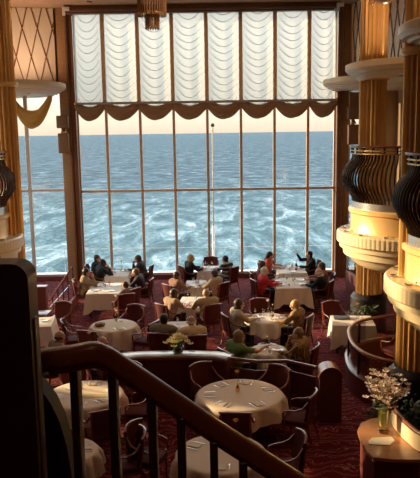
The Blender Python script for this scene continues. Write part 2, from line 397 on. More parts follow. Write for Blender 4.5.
# deck rail outside
dr = thing('deck_rail', 'thin pale metal deck rail outside the tall windows', 'railing', (0, 27.2, -0.2))
MB().tube([(-9, 0, 1.05), (9, 0, 1.05)], 0.012).build('top_rail', M['white_paint'], dr)
for i in range(8):
    MB().tube([(-8.4 + i * 2.4, 0, 0), (-8.4 + i * 2.4, 0, 1.05)], 0.009).build('post', M['steel'], dr)
struct(MB().box(-10, 10, 25.62, 27.6, -0.45, -0.2).build('floor_deck', M['white_paint'], smooth=False))
fp = thing('flagpole', 'white flagstaff with dark ball finial standing outside the middle window', 'flagpole', (0.13, 29.5, -4))
MB().tube([(0, 0, 0), (0.03, 0, 5.4)], 0.06, 10).build('lower_mast', M['white_paint'], fp)
MB().tube([(0.03, 0, 5.3), (0.06, 0, 9.75)], 0.035, 10).build('upper_mast', M['steel'], fp)
MB().ball((0.06, 0, 9.83), 0.09, 2).build('finial', M['iron'], fp)

# window pillars
def pillar(name, x0, x1, split, cols, label):
    p = thing(name, label, 'pillar', ((x0 + x1) / 2, WY - 0.15, 0))
    c = (x0 + x1) / 2
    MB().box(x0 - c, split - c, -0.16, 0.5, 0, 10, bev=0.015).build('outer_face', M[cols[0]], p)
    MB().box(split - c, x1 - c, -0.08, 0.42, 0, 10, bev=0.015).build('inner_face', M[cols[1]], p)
    MB().box(split - c - 0.035, split - c + 0.035, -0.20, 0.02, 0, 10, bev=0.012).build('cover_strip', M['pillar_wood'], p)
    return p
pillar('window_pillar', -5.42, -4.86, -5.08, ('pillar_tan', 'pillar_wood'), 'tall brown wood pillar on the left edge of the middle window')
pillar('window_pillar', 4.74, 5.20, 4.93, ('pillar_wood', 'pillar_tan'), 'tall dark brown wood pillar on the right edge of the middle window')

# beam over the curtains
bt = thing('curtain_pelmet', 'dark brown wooden pelmet box running above the ruched sheer curtains', 'pelmet', (0, 24.6, 9.78))
MB().box(-5.0, 4.62, -0.12, 0.12, 0.0, 0.12, bev=0.02).box(-5.0, 4.5, -0.02, 0.12, -0.06, 0.02, bev=0.01).build('fascia', M['beam'], bt)
MB().box(-5.0, 4.74, -0.05, 0.6, 0.12, 0.215).build('soffit', M['pillar_wood'], bt)
for i, x in enumerate((-4.95, 4.66)):
    b = thing('wall_bracket', ['small white L-shaped bracket at the left end of the pelmet', 'small white L-shaped bracket at the right end of the pelmet'][i], 'bracket', (x, 24.40, 9.62), group=None)
    MB().box(-0.09, 0.15, -0.05, 0.05, 0.18, 0.30, bev=0.01).build('plate', M['white_paint'], b)
    MB().box(-0.09, 0.0, -0.05, 0.05, 0.02, 0.2, bev=0.01).build('arm', M['white_paint'], b)
rs = thing('ceiling_spotlight', 'small dark recessed spotlight in the brown ceiling above the left curtain', 'ceiling light', (-4.0, 23.9, 10.0))
MB().lathe([(0, -0.01), (0.06, -0.01), (0.09, -0.02), (0.1, 0), (0, 0)], 20).build('trim_ring', M['iron'], rs)

# ---------------------------------------------------------------- curtains
CE = [XL + 0.02] + MX + [XR - 0.02]
ZT, ZB = 9.86, 6.50
side_word = ['first', 'second', 'third', 'fourth', 'fifth', 'sixth', 'seventh', 'eighth']
for i in range(8):
    x0, x1 = CE[i] + 0.03, CE[i + 1] - 0.03; wd = x1 - x0
    where = 'beside the left wood pillar' if i == 0 else 'beside the right wood pillar' if i == 7 else '%s from the left wood pillar' % side_word[i]
    c = thing('sheer_curtain', 'ruched white sheer curtain panel, %s' % where, 'curtain', ((x0 + x1) / 2, WY - 0.16, 0), group='ruched sheer curtain panels')
    nx, nz = 22, 150
    vs, fs = [], []
    ph = random.random()
    def fold(u, z):
        dep = 0.52 * (1 - (2 * u - 1) ** 2)
        zz = (z + dep + 0.03 * math.sin(z * 5 + i * 2)) / 0.272 + ph
        fr = zz - math.floor(zz)
        return fr
    for jz in range(nz + 1):
        z = ZB + (ZT - ZB) * jz / nz
        for jx in range(nx + 1):
            u = jx / nx
            fr = fold(u, z)
            amp = 0.055 * (0.5 + 0.5 * math.sin(PI * u))
            saw = (1 - fr) ** 0.7
            y = -0.13 * math.sin(PI * u) - amp * saw
            vs.append((-wd / 2 + wd * u, y, z))
    for jz in range(nz):
        for jx in range(nx):
            a = jz * (nx + 1) + jx; fs.append((a, a + 1, a + nx + 2, a + nx + 1))
    shf = MB().raw(vs, fs).build('sheer_fabric', M['sheer'], c, ang=180)
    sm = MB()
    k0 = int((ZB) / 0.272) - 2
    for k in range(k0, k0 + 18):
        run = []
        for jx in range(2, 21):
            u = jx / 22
            # dark line where backlit folds overlap, its dimness put into the colour
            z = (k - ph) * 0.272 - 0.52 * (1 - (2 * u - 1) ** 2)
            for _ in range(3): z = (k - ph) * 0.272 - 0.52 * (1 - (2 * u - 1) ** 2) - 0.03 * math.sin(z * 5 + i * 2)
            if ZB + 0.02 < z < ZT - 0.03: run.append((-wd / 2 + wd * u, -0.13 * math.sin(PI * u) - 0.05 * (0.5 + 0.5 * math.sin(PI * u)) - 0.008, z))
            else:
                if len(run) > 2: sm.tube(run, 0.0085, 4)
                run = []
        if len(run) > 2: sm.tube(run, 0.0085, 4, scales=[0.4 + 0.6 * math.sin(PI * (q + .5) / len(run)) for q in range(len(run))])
    sm.build('fold_dark_lines', M['fold_dark'], shf)
    if i > 0:
        MB().box(-wd / 2 - 0.10, -wd / 2 + 0.04, -0.03, -0.02, ZB, ZT, bev=0.004).build('side_tape', M['curtain_tape'], c)
cp = thing('curtain_pole', 'pale grey curtain pole running across just above the bronze swags', 'curtain pole', (0, WY - 0.42, 6.62))
MB().sweep([(XL + 0.02, 0, 0), (XR - 0.02, 0, 0)], rrect(0.10, 0.09, 0.03)).build('pole', mat('pole_grey', (0.42, 0.40, 0.36), 0.4), cp)
for x in (XL + 0.05, XR - 0.05):
    MB().ball((x, 0, 0), 0.065, 2).build('end_cap', M['brass'], cp)

def swag(x0, x1, ztop, drop, fat, m, label, y, group, nm='curtain_swag'):
    s = thing(nm, label, 'curtain', ((x0 + x1) / 2, y, ztop), group=group)
    hw = (x1 - x0) / 2; nu, nv = 30, 44; vs, fs = [], []
    for a in range(nu + 1):
        u = a / nu; t = 2 * u - 1
        cz = -drop * (1 - abs(t) ** 2.0)
        rad = fat * (0.55 + 0.45 * max(0.0, math.cos(t * PI / 2)) ** 0.8)
        for b in range(nv):
            th = 2 * PI * b / nv
            f = 1 + 0.12 * math.sin(6 * th + 2.5 * t) + 0.07 * math.sin(11 * th - 2 * t)
            vs.append((hw * t, math.cos(th) * rad * 0.75 * f, cz + math.sin(th) * rad * f))
    for a in range(nu):
        for b in range(nv):
            fs.append((a * nv + b, a * nv + (b + 1) % nv, (a + 1) * nv + (b + 1) % nv, (a + 1) * nv + b))
    MB().raw(vs, fs).build('drape', M[m], s, ang=180)
    MB().ball((-hw + 0.02, 0, 0), fat * 0.34, 2, (1, 1, 1.4)).build('gather_knot', M[m], s)
    return s
for i in range(8):
    where = 'beside the left wood pillar' if i == 0 else 'beside the right wood pillar' if i == 7 else '%s from the left wood pillar' % side_word[i]
    swag(CE[i], CE[i + 1], 6.56, 0.30, 0.25, 'swag', 'bronze satin swag hanging below the sheer curtains, %s' % where, WY - 0.30, 'bronze swags below the sheer curtains')
swag(-8.0, -7.25, 6.95, 0.6, 0.22, 'swag_gold', 'gold swag over the side window, half behind the left gold column', WY - 0.3, 'gold swags over the side window')
swag(-7.22, -5.7, 6.95, 0.88, 0.30, 'swag_gold', 'gold swag over the side window, hanging next to the left wood pillar', WY - 0.3, 'gold swags over the side window')
swag(5.25, 6.3, 6.75, 0.7, 0.26, 'swag_gold', 'gold swag over the narrow window beyond the right wood pillar', WY - 0.3, None)

# ---------------------------------------------------------------- lattice walls above the ledges
def lattice(name, a, b, z0, z1, step, slope, label):
    a = Vector(a); b = Vector(b); L = (b - a).length; ang = math.atan2(b.y - a.y, b.x - a.x)
    t = thing(name, label, 'wall panel', (a.x, a.y, 0), ang)
    MB().box(0, L, 0, 0.12, z0, z1).build('panel', M['lattice_cream'], t, smooth=False)
    s = MB(); st = MB(); H = z1 - z0
    n = int((L + H / slope) / step) + 2
    for sg in (1, -1):
        for k in range(-n, n + 1):
            x_at0 = k * step
            pts = []
            for q in (0, 1):
                pts.append((x_at0 + sg * q * H / slope, z0 + q * H))
            (xa, za), (xb, zb) = pts
            # clip to 0..L
            def clip(xa, za, xb, zb):
                o = []
                for (x, z), (x2, z2) in (((xa, za), (xb, zb)), ((xb, zb), (xa, za))):
                    if 0 <= x <= L: o.append((x, z)); continue
                    X = 0 if x < 0 else L
                    f = (X - x) / (x2 - x)
                    if not 0 <= f <= 1: return None
                    o.append((X, z + f * (z2 - z)))
                return o
            c = clip(xa, za, xb, zb)
            if not c or abs(c[0][1] - c[1][1]) < 0.05: continue
            s.sweep([(c[0][0], -0.012, c[0][1]), (c[1][0], -0.012, c[1][1])], rrect(0.035, 0.024), up=(0, 1, 0))
    s.build('lattice_strips', M['lattice_strip'], t, smooth=False)
    for k in range(0, int(L / step * 2) + 1):
        for q in range(1, int(H / (step * slope / 2)) + 1):
            x = k * step / 2; z = z0 + q * step * slope / 2
            if (k + q) % 2 == 0 and 0.04 < x < L - 0.04 and z < z1: st.ball((x, -0.03, z), 0.035, 1)
    st.build('studs', M['brass'], t)
    for c_ in list(t.children):
        if c_.name.startswith('studs'): c_.parent = [q_ for q_ in t.children if q_.name.startswith('lattice_strips')][0]
    return t
lattice('lattice_panel', (-8.6, 24.3), (-5.5, 25.0), 7.31, 9.99, 0.52, 3.8, 'cream wall panel with brown diamond lattice above the left ledge')
lattice('lattice_panel', (5.27, 25.0), (6.15, 18.9), 7.31, 9.99, 0.55, 3.4, 'cream diamond lattice panel between the right wood pillar and the gold column')
lattice('lattice_panel', (6.2, 18.6), (6.9, 13.0), 7.31, 9.99, 0.50, 3.4, 'cream diamond lattice panel seen between the two right gold columns')
struct(MB().box(7.0, 7.15, 8, 25.2, 3.5, 7.2).build('wall_side', M['wall_tan'], smooth=False))

# ---------------------------------------------------------------- ledges (rounded soffits), columns, balcony bays
def ledge(cx, cy, r, z, m, label, spots=()):
    t = thing('ceiling_ledge', label, 'ledge', (cx, cy, z))
    MB().lathe([(0, 0.02), (r - 0.62, 0.02), (r - 0.5, 0.0), (r - 0.45, -0.03), (r - 0.40, 0.0), (r - 0.30, 0.02), (r - 0.27, 0.06), (r - 0.18, 0.08), (r - 0.15, 0.13), (r - 0.06, 0.15), (r - 0.03, 0.2), (r, 0.22), (r, 0.36), (r - 0.04, 0.38), (0, 0.38)], 72).build('moulded_rim', M[m], t)
    for a, q in spots:
        MB().lathe([(0, -0.03), (0.05, -0.03), (0.07, 0.0), (0, 0.0)], 14, q * math.cos(a), q * math.sin(a), 0.015).build('downlight', M['iron'], t)
    return t
ledge(-7.15, 24.0, 2.15, 6.92, 'cream_white', 'cream rounded ledge under the lattice wall at the left pillar', [(-0.6, 1.3), (-1.1, 1.25), (-1.7, 1.2)])
ledge(6.35, 24.2, 2.25, 6.92, 'cream_white', 'cream rounded ledge farther back beside the right wood pillar', [(-2.4, 1.3)])
ledge(5.55, 17.9, 1.92, 6.83, 'cream', 'cream moulded ledge around the farther right gold column', [(-2.3, 1.1), (-1.8, 1.1)])
ledge(5.28, 11.8, 1.95, 6.92, 'cream', 'cream moulded ledge around the nearer right gold column', [(-2.6, 1.1)])
ledge(-7.25, 18.2, 1.75, 6.95, 'cream_white', 'cream moulded ledge beside the left gold column', [(-0.6, 1.1)])

def column(x, y, r, z0, z1, label):
    t = thing('fluted_column', label, 'column', (x, y, 0))
    def fl(rr, z, i, n): return rr * (1 - 0.12 * (0.5 - 0.5 * math.cos(2 * PI * i / 6)))
    MB().lathe([(r, z0), (r, z1)], 120, flute=fl).build('shaft', M['column'], t, ang=60)
    MB().lathe([(0, 0), (r + 0.14, 0), (r + 0.14, 0.9), (r + 0.06, 1.0), (r + 0.02, z0 + .02)], 40).build('plinth', M['black'], t)
    MB().lathe([(r + 0.02, 6.80), (r + 0.08, 6.86), (r + 0.08, 6.93)], 40).build('collar', M['gold'], t)
    return t
CA = (4.42, 18.3); CB = (3.90, 12.35); CC = (-5.58, 18.6)
column(CA[0], CA[1], 0.36, 1.0, 10.0, 'gold fluted column on the right, the farther one')
column(CB[0], CB[1], 0.36, 1.0, 10.0, 'gold fluted column on the right, nearer and cut by the photo edge')
column(CC[0], CC[1], 0.36, 1.0, 10.0, 'gold fluted column on the left side')

def bay(cx, cy, a0, a1, label):
    t = thing('balcony_bay', label, 'balcony', (cx, cy, 0))
    r = 1.6
    MB().lathe([(0, 1.78), (1.20, 1.80), (1.44, 1.90), (1.58, 2.02), (1.66, 2.14), (1.70, 2.16), (1.78, 2.18), (1.80, 2.30), (1.82, 2.36), (1.89, 2.38), (1.90, 2.50), (0, 2.5)], 96).build('bowl', M['cream'], t, ang=30)
    def fl(rr, z, i, n): return rr - (0.010 if (i % 3 == 0) and rr > 1.9 else 0)
    MB().lathe([(1.5, 2.48), (1.93, 2.50), (1.97, 2.54), (1.97, 2.78), (1.93, 2.82), (1.5, 2.82)], 288, flute=fl).build('fluted_flange', M['cream'], t, ang=25)
    MB().lathe([(1.62, 2.82), (1.60, 2.86), (1.60, 3.30), (1.66, 3.34), (1.66, 3.42), (1.62, 3.45), (1.2, 3.45), (0, 3.45)], 96).build('drum', M['gold'], t, ang=30)
    MB().lathe([(1.58, 3.45), (1.58, 3.63), (1.52, 3.63), (1.52, 3.45)], 96).build('glass_band', M['steel'], t)
    for k, a in enumerate([a0 + (a1 - a0) * q / 7 for q in range(8)]):
        MB().tube([(1.64 * math.cos(a) * 1.0, 1.64 * math.sin(a), 2.84), (1.64 * math.cos(a), 1.64 * math.sin(a), 2.87)], 0.02, 6).build('uplight', M['brass'], t)
        q = MB().lathe([(0, 2.83), (0.07, 2.83), (0.07, 2.86), (0, 2.87)], 12, 1.80 * math.cos(a), 1.80 * math.sin(a)); q.build('uplight', M['steel'], t)
    n = 46
    prof = [(1.55, 3.63), (1.56, 3.72), (1.63, 3.83), (1.74, 3.96), (1.81, 4.12), (1.83, 4.26), (1.80, 4.42), (1.72, 4.58), (1.61, 4.70), (1.565, 4.80), (1.56, 4.90)]
    b0 = None
    for k in range(n):
        a = a0 + (a1 - a0) * k / (n - 1)
        if b0 is None:
            b0 = MB().sweep([(p[0], 0, p[1]) for p in prof], rrect(0.030, 0.060, 0.010, 1), up=(1, 0, 0)).build('baluster', M['iron'], t)
            o = b0
        else:
            o = b0.copy(); COL.objects.link(o)
        o.rotation_euler = (0, 0, a)
    for z, h in ((4.90, 0.03), (4.98, 0.03)):
        MB().sweep(arc(0, 0, 1.60, a0, a1, 50, z), rrect(0.05, h)).build('mid_rail', M['brass'], t)
    for k in range(14):
        a = a0 + (a1 - a0) * (k + .5) / 14
        MB().tube([(1.6 * math.cos(a), 1.6 * math.sin(a), 4.9), (1.6 * math.cos(a), 1.6 * math.sin(a), 5.05)], 0.03, 6).build('spacer', M['iron'], t)
    MB().sweep(arc(0, 0, 1.60, a0, a1, 50, 5.08), rrect(0.12, 0.06, 0.02)).build('hand_rail', M['rail_wood'], t)
    return t
bay(5.45, 18.0, R(162), R(330), 'rounded cream balcony bay with bellied iron balusters at the farther right column')
bay(5.18, 11.9, R(150), R(310), 'rounded cream balcony bay with bellied iron balusters, nearer and cut by the photo edge')
bay(-7.08, 17.9, R(-150), R(30), 'rounded cream balcony bay with dark bellied balusters beside the left gold column')
for loc, lab in (((4.2, 18.35, 5.2), 'slim gold candle lamp'),): pass
cl = thing('rail_post', 'gold turned post rising between the balusters of the farther balcony bay', 'post', (5.05, 16.38, 3.63))
MB().lathe([(0, 0), (0.06, 0), (0.05, 0.1), (0.035, 0.2), (0.05, 0.6), (0.05, 1.0), (0.03, 1.2), (0.055, 1.3), (0.02, 1.5), (0, 1.62)], 16).build('shaft', M['gold'], cl)

# ---------------------------------------------------------------- hanging lights and sconces
def rod_chandelier(x, y, zb, label):
    t = thing('chandelier', label, 'chandelier', (x, y, zb))
    def tier(r, z0, z1, n, nm):
        for k in range(n):
            a = 2 * PI * k / n
            MB().tube([(r * math.cos(a), r * math.sin(a), z0), (r * math.cos(a), r * math.sin(a), z1)], 0.022, 6).build(nm, M['amber_glass'], t)
        for z in (z0 + 0.06, z1 - 0.04):
            MB().sweep([(r * math.cos(2 * PI * k / 28), r * math.sin(2 * PI * k / 28), z) for k in range(28)], rrect(0.03, 0.04), closed=True).build('ring', M['brass'], t)
    tier(0.19, 0.0, 0.45, 16, 'glass_rod'); tier(0.40, 0.36, 1.05, 34, 'glass_rod')
    MB().tube([(0, 0, 0.1), (0, 0, 10 - zb)], 0.02, 8).build('stem', M['brass'], t)
    MB().lathe([(0, 0.42), (0.4, 0.42), (0.4, 0.46), (0, 0.46)], 28).lathe([(0, 0.05), (0.19, 0.05), (0.19, 0.08), (0, 0.08)], 20).build('plate', M['brass'], t)
    return t
rod_chandelier(-1.56, 20.0, 8.47, 'tiered amber glass rod chandelier hanging at the top of the photo')
t = thing('chandelier', 'brown fixture with a crystal drop hanging before the right lattice wall', 'chandelier', (3.95, 15.5, 8.24))
MB().ball((-0.28, 0, 0.08), 0.075, 2).build('crystal_drop', M['glass'], t)
MB().lathe([(0, 0.02), (0.12, 0.04), (0.24, 0.12), (0.28, 0.25), (0.28, 0.6), (0, 0.6)], 20, flute=lambda r, z, i, n: r * (1 - 0.08 * (i % 2))).build('shade', M['amber_glass'], t)
MB().tube([(0, 0, 0.5), (0, 0, 1.76)], 0.02).build('stem', M['brass'], t)
MB().tube([(-0.28, 0, 0.12), (-0.28, 0, 0.4), (0, 0, 0.5)], 0.008, 5).build('drop_wire', M['brass'], t)
def sconce(x, y, z, label):
    t = thing('wall_sconce', label, 'wall lamp', (x, y, z))
    MB().box(-0.19, 0.19, -0.16, 0.12, 0.0, 0.72, bev=0.03).build('lower_shade', M['sconce'], t)
    MB().box(-0.21, 0.21, -0.18, 0.14, 0.9, 1.35, bev=0.03).build('upper_shade', M['sconce'], t)
    MB().box(-0.05, 0.05, 0.0, 0.14, 0.6, 1.0).build('bracket', M['brass'], t)
    MB().lathe([(0, 0.74), (0.12, 0.74), (0.05, 0.88), (0, 0.9)], 16).build('neck', M['brass'], t)
    return t
sconce(-5.28, 24.75, 4.85, 'two-tier brown box sconce on the left wood pillar')
sconce(5.22, 24.45, 5.0, 'two-tier brown box sconce on the right wood pillar')
ws = thing('window_shutter', 'tall brown panel hanging above the sconce by the right wood pillar', 'panel', (5.24, 24.4, 6.3))
MB().box(-0.2, 0.2, -0.05, 0.05, 0.0, 0.55, bev=0.02).build('board', M['sconce'], ws)

# ================================================================ FURNITURE
def make_chair():
    t = thing('dining_chair', 'x', 'chair')
    seat = MB().box(-0.25, 0.25, -0.22, 0.26, 0.40, 0.48, bev=0.03).build('seat', M['chair_fabric'], t)
    # curved back
    vs, fs = [], []; nx, nz = 10, 6
    for side in (0, 1):
        for j in range(nz + 1):
            z = 0.50 + 0.42 * j / nz
            for i in range(nx + 1):
                u = 2 * i / nx - 1
                wz = 0.235 + 0.02 * (j / nz)
                top = 0.03 * (1 - u * u) if j == nz else 0
                y = -0.25 + 0.07 * u * u - 0.07 * j / nz + (0.045 if side else 0)
                vs.append((u * wz, y, z + top))
    K = (nx + 1) * (nz + 1)
    for j in range(nz):
        for i in range(nx):
            a = j * (nx + 1) + i; fs.append((a, a + nx + 1, a + nx + 2, a + 1)); fs.append((K + a, K + a + 1, K + a + nx + 2, K + a + nx + 1))
    edge = [i for i in range(nx + 1)] + [(j * (nx + 1) + nx) for j in range(1, nz + 1)] + [nz * (nx + 1) + i for i in range(nx - 1, -1, -1)] + [j * (nx + 1) for j in range(nz - 1, 0, -1)]
    for a, b in zip(edge, edge[1:] + edge[:1]): fs.append((a, b, K + b, K + a))
    MB().raw(vs, fs).build('backrest', M['chair_fabric'], t, ang=50)
    MB().sweep([(0.27 * u, -0.22 + 0.07 * u * u - 0.08, 0.935 + 0.03 * (1 - u * u)) for u in [q / 5 - 1 for q in range(11)]], rrect(0.04, 0.028, 0.01, 2)).build('top_rail', M['chair_wood'], t)
    for s in (-1, 1):
        MB().sweep([(s * 0.255, -0.21, 0.86), (s * 0.29, -0.12, 0.74), (s * 0.30, 0.0, 0.69), (s * 0.295, 0.12, 0.68), (s * 0.28, 0.21, 0.655), (s * 0.27, 0.235, 0.60), (s * 0.262, 0.23, 0.50)], rrect(0.035, 0.03, 0.01, 2)).build('armrest', M['chair_wood'], t)
        MB().sweep([(s * 0.245, 0.22, 0.50), (s * 0.235, 0.215, 0.2), (s * 0.235, 0.22, 0.0)], rrect(0.04, 0.04, 0.008, 1), scales=[1, .85, .65]).build('leg', M['chair_wood'], t)
        MB().sweep([(s * 0.245, -0.26, 0.92), (s * 0.235, -0.20, 0.48), (s * 0.235, -0.24, 0.2), (s * 0.24, -0.31, 0.0)], rrect(0.036, 0.04, 0.008, 1), scales=[.8, 1, .85, .65]).build('leg', M['chair_wood'], t)
    MB().box(-0.235, 0.235, -0.2, 0.23, 0.36, 0.40).build('seat_frame', M['chair_wood'], seat, smooth=False)
    return t
chair0 = make_chair(); used = []
def chair(x, y, rz, label, group='maroon dining armchairs'):
    if not used: c = chair0; used.append(1)
    else: c = copy_tree(chair0)
    c.location = (x, y, 0); c.rotation_euler = (0, 0, rz); c['label'] = label; c['group'] = group
    return c
def face(x, y, tx, ty): return math.atan2(ty - y, tx - x) - PI / 2

def round_table(x, y, r, lab, cm='cloth', hang=0.40, seed=0):
    t = thing('round_table', 'round cloth-covered table, ' + lab, 'table', (x, y, 0))
    MB().lathe([(0, 0.715), (r - 0.02, 0.715), (r - 0.01, 0.725), (r - 0.02, 0.738), (0, 0.738)], 48).build('tabletop', M['mahogany'], t)
    MB().lathe([(0, 0.06), (0.05, 0.06), (0.06, 0.2), (0.045, 0.4), (0.06, 0.65), (0.1, 0.714), (0, 0.714)], 20).build('pedestal', M['iron'], t)
    MB().lathe([(0, 0), (0.26, 0), (0.26, 0.02), (0.06, 0.06), (0, 0.06)], 28).build('base', M['iron'], t)
    rnd = random.Random(seed + 3)
    nf = 9 + seed % 4; ph = rnd.random() * 6
    n = 96; vs = []; prof = [(0.0, 0.748), (0.5, 0.748), (0.9, 0.748), (0.985, 0.748), (1.0, 0.742)]
    rings = []
    for (q, z) in prof: rings.append([(q * r * math.cos(2 * PI * i / n), q * r * math.sin(2 * PI * i / n), z) for i in range(n)])
    for d in (0.05, 0.12, 0.2, 0.3, 1.0):
        rg = []
        for i in range(n):
            a = 2 * PI * i / n
            dz = hang * d * (1 + 0.10 * math.sin(4 * a + ph))
            w = 0.045 * min(1, d * 3) * math.sin(nf * a + ph) + 0.02 * d * math.sin(2.3 * nf * a)
            rr = r + 0.012 + w + 0.035 * d + 0.03 * min(1, d * 3)
            rg.append((rr * math.cos(a), rr * math.sin(a), 0.742 - dz))
        rings.append(rg)
    b = MB(); vs = [v for g in rings[1:] for v in g]; vs.append((0, 0, 0.748)); fs = []
    m = len(rings) - 1
    for j in range(m - 1):
        for i in range(n): fs.append((j * n + i, j * n + (i + 1) % n, (j + 1) * n + (i + 1) % n, (j + 1) * n + i))
    for i in range(n): fs.append((len(vs) - 1, i, (i + 1) % n))
    c = b.raw(vs, fs).build('tablecloth', M[cm], ang=180); c.location = (x, y, 0)
    tag(c, 'round pale tablecloth, ' + lab, 'tablecloth')
    return t
def rect_table(x, y, wx, wy, rz, lab, cm='cloth', hang=0.5, seed=0):
    t = thing('square_table', 'rectangular cloth-covered table, ' + lab, 'table', (x, y, 0), rz)
    MB().box(-wx / 2 + .02, wx / 2 - .02, -wy / 2 + .02, wy / 2 - .02, 0.71, 0.738, bev=0.008).build('tabletop', M['mahogany'], t)
    for sx in (-1, 1):
        for sy in (-1, 1):
            MB().box(sx * (wx / 2 - 0.09) - 0.025, sx * (wx / 2 - 0.09) + 0.025, sy * (wy / 2 - 0.09) - 0.025, sy * (wy / 2 - 0.09) + 0.025, 0, 0.712, bev=0.006).build('leg', M['mahogany'], t)
    per = []; n = 20
    for (xa, ya, xb, yb) in ((-1, -1, 1, -1), (1, -1, 1, 1), (1, 1, -1, 1), (-1, 1, -1, -1)):
        for i in range(n): f = i / n; per.append((xa + (xb - xa) * f, ya + (yb - ya) * f, min(f, 1 - f)))
    rings = []; K = len(per)
    for q in (0.5, 0.97): rings.append([(px * wx / 2 * q, py * wy / 2 * q, 0.748) for px, py, e in per])
    for d in (0.0, 0.06, 0.25, 0.6, 1.0):
        rg = []
        for i, (px, py, e) in enumerate(per):
            corner = max(0, 1 - e * 5)
            out = 0.014 + d * (0.03 + 0.05 * corner) + 0.02 * d * math.sin(i * 0.9 + seed)
            rg.append((px * wx / 2 + math.copysign(out, px) * (1 if abs(px) > .99 else 0), py * wy / 2 + math.copysign(out, py) * (1 if abs(py) > .99 else 0), 0.744 - hang * d * (1 + 0.28 * corner * d)))
        rings.append(rg)
    vs = [v for g in rings for v in g]; vs.append((0, 0, 0.748)); fs = []
    for j in range(len(rings) - 1):
        for i in range(K): fs.append((j * K + i, j * K + (i + 1) % K, (j + 1) * K + (i + 1) % K, (j + 1) * K + i))
    for i in range(K): fs.append((len(vs) - 1, i, (i + 1) % K))
    c = MB().raw(vs, fs).build('tablecloth', M[cm], ang=50); c.location = (x, y, 0); c.rotation_euler = (0, 0, rz)
    tag(c, 'rectangular white tablecloth, ' + lab, 'tablecloth')
    return t

TB = {
 'a1': ((-3.28, 20.5), 'the sunlit one behind the child at the left'),
 'a2': ((-3.20, 22.8), 'with flowers at the window on the left'),
 'b1': ((-0.06, 23.35), 'at the window between the blond guest and the striped sweater'),
 'b2': ((-0.46, 20.9), 'between the pale shirts, second from the window in the middle row'),
 'b3': ((-0.58, 18.6), 'in front of the balding man in the middle row'),
 'b4': ((-0.80, 16.15), 'in the middle row just behind the partition'),
 'c1': ((2.80, 22.9), 'at the window between the toasting man and dark-haired woman'),
 'c2': ((2.55, 20.85), 'between the red shirt and the dark suit'),
 'd': ((1.45, 16.8), 'between the two pale-shirted guests right of centre'),
 'e': ((1.26, 14.25), 'between the green top and the striped shirt'),
 'f': ((-2.47, 16.36), 'empty with one bottle, left of the middle row'),
 'g': ((3.58, 16.45), 'small square one with a black folder, by the right column'),
 'h': ((0.51, 11.72), 'largest empty one with a yellow lily'),
 'i': ((-2.37, 11.85), 'empty one seen behind the stair balusters at the left'),
 'j': ((0.12, 9.45), 'lowest in the middle, crossed by the stair balusters'),
 'k': ((-2.22, 9.6), 'small one low at the left beside the black panel'),
 'l': ((-4.55, 16.75), 'half hidden by the big dark post at the left edge'),
 'o': ((-2.85, 14.25), 'between the two bald heads above the stair rail'),
}
rect_table(*TB['a1'][0], 1.0, 1.45, 0.02, TB['a1'][1], 'cloth', 0.5, 1)
rect_table(*TB['a2'][0], 0.75, 1.1, 0.0, TB['a2'][1], 'cloth', 0.4, 2)
rect_table(*TB['b1'][0], 0.75, 0.9, 0.0, TB['b1'][1], 'cloth', 0.4, 3)
rect_table(*TB['b2'][0], 0.62, 1.0, 0.0, TB['b2'][1], 'cloth', 0.4, 4)
rect_table(*TB['b3'][0], 0.62, 1.2, -0.1, TB['b3'][1], 'cloth', 0.4, 5)
rect_table(*TB['b4'][0], 0.75, 0.9, 0.0, TB['b4'][1], 'cloth', 0.4, 6)
rect_table(*TB['c1'][0], 0.95, 1.2, 0.0, TB['c1'][1], 'cloth', 0.3, 7)
rect_table(*TB['c2'][0], 1.02, 1.5, 0.0, TB['c2'][1], 'cloth_warm', 0.5, 8)
rect_table(*TB['g'][0], 1.0, 0.9, -0.10, TB['g'][1], 'cloth', 0.48, 9)
rect_table(*TB['l'][0], 0.9, 0.9, 0.1, TB['l'][1], 'cloth', 0.48, 10)
round_table(*TB['d'][0], 0.50, TB['d'][1], 'cloth', 0.35, 1)
round_table(*TB['e'][0], 0.40, TB['e'][1], 'cloth', 0.40, 2)
round_table(*TB['f'][0], 0.58, TB['f'][1], 'cloth_warm', 0.45, 3)
round_table(*TB['h'][0], 0.78, TB['h'][1], 'cloth_warm', 0.32, 4)
round_table(*TB['i'][0], 0.70, TB['i'][1], 'cloth_warm', 0.32, 5)
round_table(*TB['j'][0], 0.66, TB['j'][1], 'cloth_warm', 0.32, 6)
round_table(*TB['k'][0], 0.45, TB['k'][1], 'cloth_warm', 0.32, 7)
round_table(*TB['o'][0], 0.38, TB['o'][1], 'cloth', 0.3, 8)

# ---------------------------------------------------------------- people
def grow(p):
    # fuller upper body above the hips
    t = min(1.0, max(0.0, (p.z - 0.50) / 0.14)); t = t * t * (3 - 2 * t)
    return Vector((p.x * (1 + 0.15 * t), p.y * (1 + 0.13 * t), 0.52 + (p.z - 0.52) * (1 + 0.07 * t)))
def remesh(mb, name, vox, smooth=2):
    me0 = mb.mesh(name + '_raw', False)
    ob = bpy.data.objects.new('tmp', me0); COL.objects.link(ob)
    md = ob.modifiers.new('r', 'REMESH'); md.mode = 'VOXEL'; md.voxel_size = vox; md.use_smooth_shade = True
    ms = ob.modifiers.new('s', 'SMOOTH'); ms.iterations = smooth; ms.factor = 0.5
    dg = bpy.context.evaluated_depsgraph_get()
    me = bpy.data.meshes.new_from_object(ob.evaluated_get(dg)); me.name = name
    bpy.data.objects.remove(ob); bpy.data.meshes.remove(me0)
    for v in me.vertices: v.co = grow(v.co)
    return me
